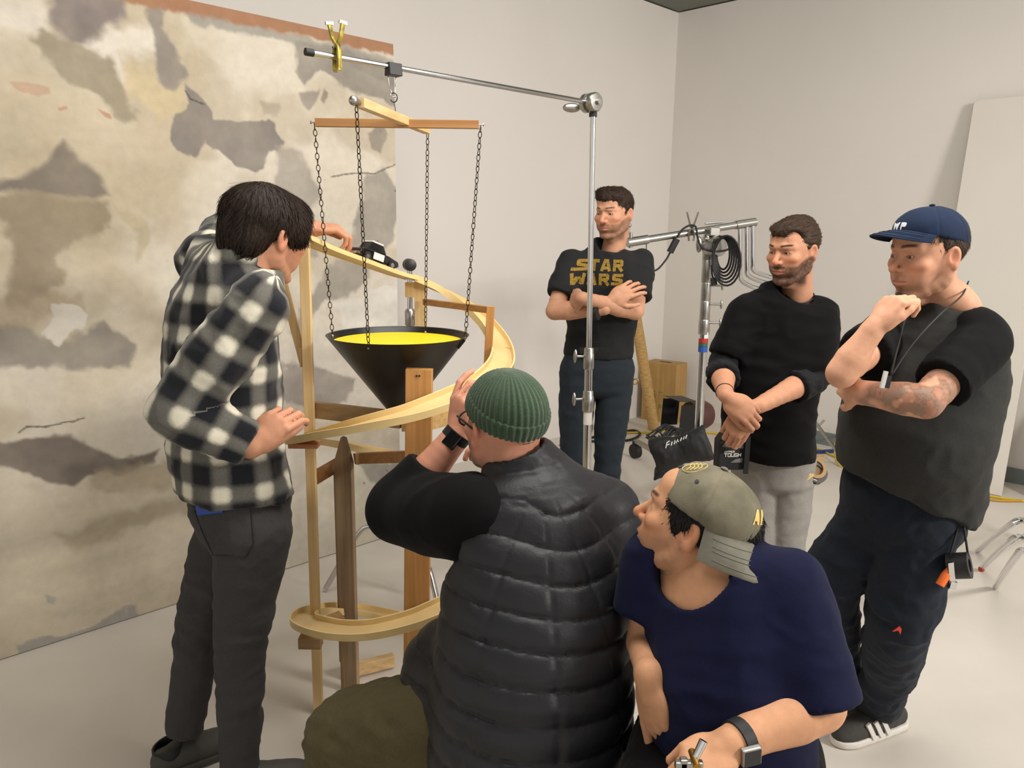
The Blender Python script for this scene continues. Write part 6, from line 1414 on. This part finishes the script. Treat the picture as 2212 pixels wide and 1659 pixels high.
    for k in range(4):
        q = a+td*(.05+.022*k)+V(0, 0, .092-.009*k); MB().bar(q-sd*.028, q+sd*.028, .006, .004).build('lace', BLACKRUB, up)
    up, a, td, sd = shoe(p, at(1822, 1512, 2.52), (-.05, -.99), .27, sm, wr_)
    p.finish(); return bs, bf, Y
FB = person_cap()
# ================================================================ big rolling stand with cross pipe, cable and bent tubes
def big_stand():
    Y = 4.3; base = at(1506, 1010, Y); base[2] = 0; top = at(1531, 520, Y); ax_ = nrm(top-V(base[0], base[1], .0)); 
    b0 = V(at(1506, 960, Y)[0], Y, 0); P = lambda py: at(np.interp(py, [500, 960], [1532, 1507]), py, Y)
    s = empty('combo_stand', b0, 'tall rolling stand with cross pipe, coiled black cable and coloured tape', 'stand')
    MB().cyl(P(975), P(720), .024, n=20).build('lower_column', CHROME, s, smooth=40)
    for y0, y1, r in ((722, 690, .031), (692, 650, .028), (650, 610, .027), (610, 560, .029), (562, 512, .030)):
        o = MB().lathe([(r*.93, 0), (r, .004), (r, np.linalg.norm(P(y1)-P(y0))-.006), (r*.93, np.linalg.norm(P(y1)-P(y0)))], P(y0), P(y1)-P(y0), 20).build('collar', STEEL, s, smooth=40)
        if y0 in (722, 692, 650):
            k = MB(); q = P(y1+6); k.cyl(q+V(.02, -.02, 0), q+V(.075, -.03, 0), .006, n=8); k.ball(q+V(.08, -.03, 0), (.008, .008, .026), 10); k.build('tee_handle', STEEL, o, smooth=50)
    for y0, y1, c, nm in ((760, 747, (40, 80, 160), 'blue_tape'), (748, 740, (40, 100, 70), 'green_tape'), (741, 731, (180, 36, 36), 'red_tape')):
        MB().cyl(P(y0), P(y1), .0255, n=20).build(nm, mat(nm, c, .5), s, smooth=40)
    MB().box(P(723)+V(.008, -.026, -.0), (.022, .004, .034)).build('white_label', mat('white_paper_label', (225, 222, 216), .7), s)
    # top receiver
    m = MB(); m.lathe([(.034, 0), (.036, .01), (.028, .03), (.040, .055), (.040, .06)], P(520), (0, 0, 1), 20); m.build('receiver', STEEL, s, smooth=40)
    # cross pipe
    a = at(1362, 523, Y-.15); b = at(1630, 480, Y+.1); d = nrm(b-a); pr = MB().cyl(a, b, .0185, n=18).build('cross_pipe', STEEL, s, smooth=40)
    t = MB(); t.cyl(lerp(a, b, .84), b+d*.004, .0235, n=18); t.build('pipe_sleeve', STEEL, pr, smooth=40)
    t = MB(); t.cyl(a-d*.02, a+d*.10, .024, n=16); t.cyl(a+V(0, 0, -.03), a+V(0, 0, .05), .010, n=12); t.ball(a+V(-.01, 0, .085), .012, 10); t.cyl(a+V(-.01, 0, .04), a+V(-.01, 0, .085), .005, n=8); t.build('baby_pin', STEEL, pr, smooth=50)
    # clamp between pipe and stand
    c = at(1540, 500, Y-.02); m = MB(); m.lathe([(.02, -.045), (.055, -.04), (.058, .0), (.055, .04), (.02, .045)], at(1543, 532, Y-.03), (.5, -.85, .1), 22); m.build('grip_disc', STEEL, s, smooth=40)
    m = MB(); m.box(c, (.06, .05, .045), d); m.bar(c+V(-.05, -.02, .04), c+V(.05, -.02, .05), .02, .012); m.bar(c+V(-.045, -.02, -.04), c+V(.03, -.02, -.035), .02, .012); m.build('pipe_clamp', STEEL, s, bevel=.004)
    m = MB(); q = P(528)+V(-.055, -.02, 0); m.ball(q, (.018, .014, .045), 12); m.build('side_handle', STEEL, s, smooth=50)
    # metal spring clamp on the pipe
    q = at(1492, 500, Y-.04)
    for sg in (-1, 1):
        m = MB(); C = catmull([q+V(.012*sg, -.02, -.05), q+V(.014*sg, -.02, -.01), q+V(-.008*sg, -.02, .03), q+V(-.03*sg, -.02, .10)], 4)
        m.tube(C, .011, 10, flat=.45)
        m.build('clamp_jaw', STEEL, s, smooth=50)
    # three bent chrome tubes hanging from the pipe end
    for px, yb, dx in ((1598, 585, .13), (1613, 575, .17), (1626, 565, .20)):
        t0 = at(px, 488, Y+.08); t1 = at(px, yb, Y+.08); e = t1+V(dx*.6, .05, -.085); e2 = t1+V(dx*1.3, .08, -.11)
        MB().tube(catmull([t0, lerp(t0, t1, .5), t1, t1+V(.015, .01, -.05), e, e2], 6), .0125, 12).build('bent_tube', CHROME, s, smooth=50)
    # base: column foot, legs, casters
    MB().lathe([(.03, .0), (.045, .01), (.045, .05), (.028, .07)], V(b0[0], Y, .20), (0, 0, 1), 20).build('base_boss', STEEL, s, smooth=40)
    f1 = atz(1372, 990, .0); f2 = atz(1250, 955, .0)
    for e in (f1, V(b0[0]+.25, Y+.55, 0), V(b0[0]+.35, Y-.42, 0)):
        m = MB(); h = V(b0[0], Y, .25); e3 = V(e[0], e[1], .13); m.bar(h, e3, .035, .022); lg = m.build('leg', STEEL, s)
        w = MB(); w.cyl(V(e[0]-.018, e[1]-.01, .055), V(e[0]+.018, e[1]+.01, .055), .052, n=20); wh = w.build('caster_wheel', BLACKRUB, lg, smooth=40)
        w = MB(); w.box(V(e[0], e[1], .115), (.05, .03, .03)); w.build('caster_fork', DARKMETAL, lg, bevel=.004)
    MB().box(at(1502, 968, Y-.03), (.05, .03, .03)).build('red_tag', mat('orange_red_tag', (196, 70, 44), .6), s)
    return Y, b0
SY, SB = big_stand()
BLKC = mat('black_cable', (18, 18, 19), .45); YELC = mat('yellow_cable', (206, 176, 44), .5)
def cable(name, pts, r, m, label, group=None, n=6):
    o = MB().tube(catmull(pts, n), r, 7).build(name, m, smooth=True); tag(o, label, 'cable', group); return o
# coiled cable over the stand head, hanging in loops
def coil():
    Y = SY-.08; e = empty('cable_coil', at(1560, 600, Y), 'coil of black cable with in-line switch hung on the rolling stand', 'cable')
    for k in range(6):
        a = 26+6*k; pts = [at(1562+a*.55*math.cos(t)+k*1.5, 548+k*3+(34+4*k)*math.sin(t), Y-.012*k-.03*math.cos(t)) for t in np.linspace(0, 2*math.pi, 26)[:-1]]
        MB().tube(pts, .0055, 7, closed=True).build('cable_loop', BLKC, e, smooth=True)
    MB().tube(catmull([at(1400, 588, Y), at(1420, 582, Y), at(1438, 562, Y), at(1448, 545, Y)], 6), .005, 7).build('cable_tail', BLKC, e, smooth=True)
    MB().bar(at(1447, 545, Y), at(1462, 516, Y), .034, .028, (0, 1, 0), .006).build('inline_switch', BLACKRUB, e)
    MB().tube(catmull([at(1463, 512, Y), at(1474, 496, Y), at(1490, 487, Y), at(1503, 490, Y), at(1507, 512, Y), at(1516, 534, Y), at(1540, 543, Y), at(1570, 540, Y), at(1583, 528, Y), at(1575, 514, Y), at(1552, 510, Y)], 6), .0055, 7).build('cable_tail', BLKC, e, smooth=True)
    m = MB(); m.bar(at(1541, 600, Y), at(1543, 616, Y), .030, .022, (0, 1, 0), .003); m.build('plug', BLACKRUB, e)
    MB().tube(catmull([at(1537, 572, Y), at(1538, 590, Y), at(1541, 602, Y)], 5), .005, 7).build('cable_tail', BLKC, e, smooth=True)
coil()
m = MB(); q = at(1396, 606, 4.17); bcl = empty('blue_clamp', q, 'blue handled clip hanging behind the elbow of the man with crossed arms', 'clamp')
MB().bar(q+V(0, 0, .035), q+V(0, 0, -.03), .02, .018, (0, 1, 0), .004).build('handle', mat('blue_plastic', (36, 62, 150), .4), bcl); MB().bar(q+V(-.012, -.0, .0), q+V(-.010, 0, -.075), .012, .012, (0, 1, 0), .002).build('jaw', CHROME, bcl); MB().tube([q+V(0, 0, .03), at(1396, 519, 4.17)], .0025, 6).build('hanging_cord', mat('black_cord', (18, 18, 19), .6), bcl)

# cardboard tube leaning by the corner
t0 = atz(1412, 924, 0.02); t1 = at(1368, 650, t0[1]-.04)
tag(MB().tube([t0, lerp(t0, t1, .33), lerp(t0, t1, .66), t1+V(0, .02, 0)], .045, 20).build('cardboard_tube', mat('brown_kraft_paper', (190, 156, 98), .75, rgb2=(166, 130, 76), vscale=26, stretch=(1, 1, 6)), smooth=50), 'long brown cardboard tube leaning in the corner behind crossed arms', 'tube')

# apple box standing on end in the corner
def corner_box():
    b = atz(1455, 917, 0); X = nrm(V(.787, -.617, 0)); Yb = V(-X[1], X[0], 0); H = .51; W = .315; D = .205
    e = empty('apple_box', b, 'wooden apple box standing on end in the room corner', 'box'); c = b-X*W*.5+Yb*D*.5
    bm = wood('box_birch', (184, 148, 88), (158, 120, 66), axis=2, scale=.5)
    MB().box(c+V(0, 0, H/2)-Yb*(D/2-.008), (W, .016, H), X).build('face_panel', bm, e, bevel=.003)
    MB().box(c+V(0, 0, H/2)+Yb*(D/2-.008), (W, .016, H), X).build('face_panel', bm, e, bevel=.003)
    for s in (-1, 1): MB().box(c+X*s*(W/2-.009)+V(0, 0, H/2), (.016, D-.034, H-.004), X).build('side_panel', bm, e, bevel=.002)
    MB().box(c+V(0, 0, H-.009), (W-.034, D-.034, .016), X).build('end_panel', bm, e); 
    hs = MB(); hs.box(c+V(0, 0, H-.0005), (.11, .03, .002), X); hs.build('hand_slot', mat('dark_slot', (70, 50, 30), .9), e)
    gm = mat('green_marker', (70, 126, 56), .7); o = c-Yb*(D/2+.0012)
    def stroke(pts, w=.006):
        m = MB()
        for a, b_ in zip(pts[:-1], pts[1:]):
            pa = o+X*a[0]+V(0, 0, a[1]); pb_ = o+X*b_[0]+V(0, 0, b_[1]); m.bar(pa, pb_, .0012, w, np.cross(nrm(pb_-pa), Yb))
        m.build('marker_letter', gm, e)
    stroke([(-.065, .24), (-.065, .195), (-.035, .195), (-.030, .218), (-.036, .24), (-.065, .24)])      # D
    stroke([(-.052, .17), (-.060, .155), (-.055, .132), (-.036, .128), (-.030, .14), (-.04, .148)])         # G
    stroke([(.012, .115), (.012, .150), (.032, .150), (.036, .140), (.030, .130), (.014, .130)])           # P
    stroke([(-.062, .262), (-.03, .262)], .004); stroke([(.0, .26), (.04, .262)], .004); stroke([(.03, .23), (.055, .245), (.06, .225), (.036, .215)], .003)
corner_box()

# small lamp with barn doors on the floor
def barn_lamp():
    c = at(1492, 905, 5.6); e = empty('barn_door_lamp', V(c[0], c[1], 0), 'small maroon studio lamp with open black barn doors on the floor', 'lamp')
    mr = mat('maroon_enamel', (84, 50, 46), .45, var=.1); ax_ = nrm(V(-.92, -.35, .05)); h0 = c+V(0, 0, .03)
    MB().lathe([(.03, -.16), (.085, -.15), (.105, -.11), (.108, 0), (.10, .02)], h0, ax_, 28).build('housing', mr, e, smooth=40)
    MB().lathe([(.085, .0), (.098, .018), (.092, .022), (.06, .012)], h0+ax_*.004, ax_, 28).build('lens_ring', mat('brass', (170, 130, 60), .35, .9), e, smooth=40)
    u = nrm(np.cross(ax_, V(0, 0, 1))); w = np.cross(u, ax_); f0 = h0+ax_*.03
    for n_, a, b_ in (('top', w*.11, u), ('bottom', -w*.11, u), ('side', u*.11, w), ('side', -u*.11, w)):
        MB().box(f0+a+ax_*.07+nrm(a)*.012, (.20, .14, .004), b_, nrm(a)).build('barn_door', BLACKMET, e)
    m = MB(); m.tube(catmull([h0+u*.12, h0+u*.12-V(0, 0, .10), h0-V(0, 0, .16), h0-u*.12-V(0, 0, .10), h0-u*.12], 6), .008, 8); m.build('yoke', DARKMETAL, e, smooth=True)
    m = MB(); z = (h0-V(0, 0, .16))[2]; m.cyl(h0-V(0, 0, .155), V(h0[0], h0[1], .02), .010, n=10)
    for k in range(3): m.tube([V(h0[0], h0[1], .10), V(h0[0]+.16*math.cos(k*2.1+.4), h0[1]+.16*math.sin(k*2.1+.4), .008)], .007, 8)
    m.build('floor_stand', DARKMETAL, e, smooth=40)
barn_lamp()

# black sandbag with white script slung over the stand leg
def sandbag():
    c = at(1472, 972, 4.12); f = Field(*bbox([c], .30), .008)
    X = nrm(V(.86, -.25, .36)); U = nrm(V(-.25, .1, .9)); f.loft([(c-X*.20, U, .10, .035), (c-X*.10, U, .095, .055), (c, U, .075, .045), (c+X*.10, U, .085, .055), (c+X*.20, U, .10, .03)], .02, 4)
    f.cut(c-X*.150, -X); f.cut(c+X*.15, X); f.cone(c-X*.14-U*.085, c-X*.15+V(-.0, -.02, -.12), .03, .012, .02)
    v, F = f.mesh(1); v = folds(v, F, .014, 8, 5, X, 2); v = folds(v, F, .006, 20, 8, U, 2)
    o = obj('sandbag', v, F, mat('black_cordura', (20, 20, 21), .6, bump=.2, bscale=300), smooth=True); tag(o, 'black sandbag with white script draped over the rolling stand base', 'sandbag')
    wt = mat('white_script_print', (220, 220, 216), .7); base = at(1438, 968, 3.98)
    for k, pts in enumerate([[(0, .0), (.006, .03), (.02, .034)], [(.004, .014), (.02, .018)], [(.03, .006), (.034, .026)], [(.046, .008), (.05, .03), (.056, .012), (.066, .03), (.070, .014)], [(.08, .016), (.086, .034)], [(.096, .02), (.10, .036), (.108, .022), (.114, .04)]]):
        P = np.array([base+nrm(V(1, -.1, .35))*a+V(0, 0, b) for a, b in pts]); P = project_on(v, F, P, nrm(base-V(0, 0, CAM_H)), .002)
        MB().tube(P, .003, 5).build('script_stroke', wt, o)
sandbag()
# heap of thin black cable beside the sandbag
hp_ = empty('cable_heap', atz(1440, 942, 0.1), 'tangled heap of thin black cable beside the black sandbag', 'cable')
for k in range(7):
    c = at(1438+rng.uniform(-14, 14), 938+rng.uniform(-6, 6), 4.5+rng.uniform(-.1, .1)); r1, r2, ph = rng.uniform(.05, .10), rng.uniform(.03, .05), rng.uniform(0, 3); ti = nrm(V(rng.uniform(-.4, .4), rng.uniform(-.8, -.2), 1)); U = nrm(np.cross(ti, (0, 1, 0))); Wv = np.cross(ti, U)
    MB().tube([c+U*r1*math.cos(t)+Wv*r2*math.sin(t+ph)+V(0, 0, .012*math.sin(3*t+ph)) for t in np.linspace(0, 2*math.pi, 30)[:-1]], .0055, 6, closed=True).build('cable_loop', BLKC, hp_, smooth=True)
# floor cables
zf = .008
F_ = lambda x, y: V(*atz(x, y, zf))
cable('floor_cable', [F_(1210, 962), F_(1280, 945), F_(1330, 936), F_(1368, 930), F_(1382, 938), F_(1362, 950), F_(1310, 954), F_(1250, 952)], .011, BLKC, 'thick black cable looping on the floor behind the chrome pole')
cable('floor_cable', [F_(1330, 935), F_(1400, 934), F_(1470, 930), F_(1560, 938), F_(1640, 950), F_(1720, 958)], .009, YELC, 'yellow cable running along the floor behind the rolling stand')
cable('floor_cable', [F_(1752, 965), F_(1780, 975), F_(1800, 985), F_(1850, 1000), F_(1950, 1040), F_(2090, 1060), F_(2140, 1072), F_(2230, 1084), F_(2320, 1086)], .008, YELC, 'yellow cable running along the foot of the right wall')
cable('floor_cable', [F_(2060, 1062), F_(2120, 1076), F_(2180, 1082), F_(2300, 1078)], .008, mat('amber_cable', (186, 140, 40), .5), 'amber cable crossing the yellow one by the leaning board')
cable('floor_cable', [F_(1850, 962)+V(0, 0, .05), F_(1826, 966)+V(0, 0, .10), F_(1806, 975)+V(0, 0, .12), F_(1802, 990)+V(0, 0, .05), F_(1812, 1005), F_(1840, 1012)], .007, YELC, 'yellow cable loop standing up beside the navy jeans')
# stand leg seen behind the man in black, blue and tan sticks on the floor
sl = empty('light_stand', atz(1800, 1010, 0), 'slanting steel stand leg behind the man in black', 'stand')
a = at(1758, 908, 4.9); b = atz(1826, 1000, .01); MB().bar(a, b, .022, .014, cham=.002).build('leg', STEEL, sl); MB().cyl(lerp(a, b, .12)+V(.0, -.02, .01), lerp(a, b, .12)+V(.03, -.02, .045), .008, n=8).build('knob', STEEL, sl, smooth=40)
MB().cyl(a+V(-.02, .02, -.02), a+V(-.10, .08, .55), .013, n=12).build('column', STEEL, sl, smooth=40); MB().cyl(a+V(-.02, .02, -.02), V(a[0]-.3, a[1]+.2, .01), .010, n=10).build('leg', STEEL, sl, smooth=40)
q0, q1 = atz(1752, 977, .012), atz(1806, 974, .012); tag(MB().bar(q0, q1, .03, .022).build('blue_bar', mat('dark_blue_paint', (30, 52, 110), .5)), 'dark blue bar lying on the floor behind the man in black', 'bar')
q0, q1 = atz(1728, 994, .012), atz(1778, 986, .012); tag(MB().bar(q0, q1, .05, .02).build('wood_offcut', WOODPALE_X), 'pale wooden offcut lying on the floor near the blue bar', 'wood offcut')
q0, q1 = atz(1846, 1253, .02), atz(1868, 1215, .02); tag(MB().bar(q0, q1, .05, .03).build('wood_offcut', WOODTAN_X), 'tan wooden offcut on the floor between the denim legs', 'wood offcut')

# ================================================================ things hanging on belts
def tape_roll(name, c, axis, ro, ri, w, m, parent):
    return MB().lathe([(ri, -w/2), (ro, -w/2), (ro, w/2), (ri, w/2), (ri, -w/2)], c, axis, 32).build(name, m, parent, smooth=40)
def belt_tape_near():
    top = at(2078, 1108, 1.96); c = at(2072, 1222, 1.93); e = empty('tape_on_cord', c, 'black tape roll on a cord with orange tool at the right hip', 'tape roll')
    ax_ = nrm(V(.75, -.55, .30)); tape_roll('tape_roll', c, ax_, .034, .017, .05, mat('black_gaffer', (30, 30, 29), .55, bump=.15), e)
    m = MB(); m.tube(catmull([top, at(2066, 1150, 1.94), at(2052, 1200, 1.92)], 5), .003, 6); m.tube(catmull([top, at(2084, 1150, 1.93), at(2092, 1205, 1.93)], 5), .003, 6); m.build('cord', BLKC, e, smooth=True)
    m = MB(); q = at(2078, 1112, 1.955); m.tube([q+V(.010*math.cos(t), 0, .022*math.sin(t)) for t in np.linspace(0, 2*math.pi, 20)[:-1]], .0032, 7, closed=True); m.build('carabiner', CHROME, e, smooth=True)
    a, b = at(2052, 1228, 1.90), at(2030, 1264, 1.89); MB().tube([a, lerp(a, b, .4), b], [.007, .0115, .011], 12).build('orange_handle', mat('orange_plastic', (224, 104, 30), .45), e, smooth=50)
    m = MB(); m.bar(at(2053, 1215, 1.89), at(2057, 1262, 1.89), .016, .006, (0, 1, 0), .001); m.bar(at(2050, 1262, 1.89), at(2064, 1264, 1.89), .014, .02); m.build('steel_clip', CHROME, e)
belt_tape_near()
def belt_tape_far():
    top = at(1751, 985, 2.80); c = at(1760, 1022, 2.78); e = empty('tape_on_cord', c, 'dark tape roll with wooden clothes pegs on a cord beside grey trousers', 'tape roll')
    tape_roll('tape_roll', c, nrm(V(.10, -.80, .55)), .042, .026, .03, mat('dark_brown_tape', (44, 34, 28), .5), e); tape_roll('tan_tape', c+V(0, -.004, .020), nrm(V(.10, -.80, .55)), .040, .027, .010, mat('tan_tape', (150, 112, 60), .5), e)
    MB().tube([top, c+V(-.01, 0, .03)], .002, 6).build('cord', BLKC, e)
    pm = wood('clothes_peg_wood', (226, 202, 140), (200, 168, 104), axis=0)
    for k, (a, b) in enumerate((((1752, 1023), (1726, 1038)), ((1757, 1024), (1727, 1048)))):
        MB().bar(at(*a, 2.73), at(*b, 2.73), .010, .008, cham=.001).build('clothes_peg', pm, e)
    MB().bar(at(1742, 1040, 2.74), at(1728, 1060, 2.74), .007, .006).build('clip_arm', DARKMETAL, e)
    m = MB(); q = at(1752, 1042, 2.75); m.tube([q+V(.022*math.cos(t), 0, .012*math.sin(t)) for t in np.linspace(0, 2*math.pi, 20)[:-1]], .003, 6, closed=True); m.build('steel_ring', STEEL, e, smooth=True)
belt_tape_far()
def tool_pouch():
    c = at(1580, 968, 2.66); e = empty('tool_pouch', c, 'grey and black tool pouch on the hip of the man in black', 'tool pouch')
    bk = mat('black_ballistic_nylon', (18, 18, 19), .7, bump=.2, bscale=300); gr = mat('grey_nylon_panel', (112, 112, 108), .7); X = nrm(V(1, .12, 0))
    MB().prism([(-.050, -.075), (.050, -.075), (.052, .03), (.035, .055), (-.035, .055), (-.052, .03)], -.05, c-V(0, .02, 0), X, (0, 0, 1)).build('body', bk, e, bevel=.006)
    MB().prism([(-.040, .012), (.036, .004), (.036, .045), (-.022, .048)], .002, c-V(0, .021, 0), X, (0, 0, 1)).build('grey_panel', gr, e)
    MB().prism([(-.008, -.046), (.036, -.046), (.036, -.030), (.010, -.034)], .002, c-V(0, .021, 0), X, (0, 0, 1)).build('grey_panel', gr, e)
    for k in (.045, .052): MB().bar(c+X*k+V(0, -.03, .05), c+X*k+V(0, -.03, -.085), .010, .006, (0, 1, 0)).build('strap', bk, e)
    # lettering
    G = {'H': [[(0, 0), (0, 1)], [(.7, 0), (.7, 1)], [(0, .5), (.7, .5)]], 'Y': [[(0, 1), (.35, .5), (.7, 1)], [(.35, .5), (.35, 0)]], 'P': [[(0, 0), (0, 1), (.7, 1), (.7, .5), (0, .5)]],
         'E': [[(.7, 0), (0, 0), (0, 1), (.7, 1)], [(0, .5), (.6, .5)]], 'R': [[(0, 0), (0, 1), (.7, 1), (.7, .5), (0, .5)], [(.35, .5), (.7, 0)]], 'T': [[(0, 1), (.7, 1)], [(.35, 0), (.35, 1)]],
         'O': [[(0, 0), (.7, 0), (.7, 1), (0, 1), (0, 0)]], 'U': [[(0, 1), (0, 0), (.7, 0), (.7, 1)]], 'G': [[(.7, 1), (0, 1), (0, 0), (.7, 0), (.7, .5), (.4, .5)]]}
    wm = mat('white_logo_print', (222, 220, 212), .6)
    def word(s, x0, z0, w, h, t):
        for i, ch_ in enumerate(s):
            m = MB()
            for st in G[ch_]:
                for a, b in zip(st[:-1], st[1:]):
                    pa = c+X*(x0+(i*1.0+a[0])*w)+V(0, -.0225, z0+a[1]*h); pb_ = c+X*(x0+(i+b[0])*w)+V(0, -.0225, z0+b[1]*h); dd = nrm(pb_-pa); m.bar(pa-dd*t*.4, pb_+dd*t*.4, .001, t, np.cross(dd, V(0, 1, 0)))
            m.build('logo_letter', wm, e)
    word('HYPER', -.030, -.010, .0075, .006, .0014); word('TOUGH', -.030, -.024, .0125, .0105, .0024)
tool_pouch()

# chrome stand base at the right edge
def right_base():
    b = V(*atz(2300, 1200, 0)); e = empty('c_stand', b, 'chrome stand base with bent legs and a red foot at the right edge', 'stand'); b[2] = 0
    def leg(pts, nm='leg'): MB().tube(catmull(pts, 6), .0125, 12).build(nm, CHROME, e, smooth=50)
    leg([V(b[0], b[1], .30), at(2245, 1122, 2.9), at(2205, 1124, 2.92), at(2180, 1136, 2.95), V(*atz(2112, 1190, .012))])
    leg([V(b[0], b[1], .24), at(2250, 1160, 2.8), at(2205, 1160, 2.78), at(2182, 1170, 2.76), V(*atz(2122, 1226, .02))])
    leg([V(b[0], b[1], .18), at(2250, 1190, 2.7), at(2212, 1190, 2.68), at(2196, 1200, 2.66), V(*atz(2150, 1268, .012))])
    q = atz(2120, 1229, .012); MB().ball(q, .015, 10).build('red_foot', mat('red_rubber', (176, 56, 36), .6), e, smooth=True)
    MB().cyl(V(b[0], b[1], .01), V(b[0], b[1], 1.1), .0165, n=16).build('column', CHROME, e, smooth=40)
right_base()

# blue tote bag with a tan handle between the two crouching men
def tote():
    c = atz(1366, 1300, 0); c[2] = 0; e = empty('tote_bag', c, 'blue fabric bag with a curved tan handle behind the puffer vest', 'bag')
    f = Field(c+V(-.2, -.15, -.02), c+V(.2, .15, .36), .008); f.loft([(c+V(0, 0, .0), (1, 0, 0), .11, .07), (c+V(0, 0, .12), (1, 0, 0), .13, .085), (c+V(0, 0, .25), (1, 0, 0), .115, .05)], .02, 4); f.cut(c+V(0, 0, .002), (0, 0, -1)); v, F = f.mesh(1); v = folds(v, F, .01, 10, 4, (0, 0, 1), .5)
    obj('bag_body', v, F, cloth('blue_denim_bag', (44, 66, 96)), e, smooth=True)
    MB().tube(catmull([c+V(-.08, 0, .24), c+V(-.06, 0, .33), c+V(.02, 0, .37), c+V(.08, 0, .33), c+V(.09, 0, .24)], 6), .008, 8).build('bag_handle', mat('tan_leather', (150, 110, 64), .6), e, smooth=True)
tote()
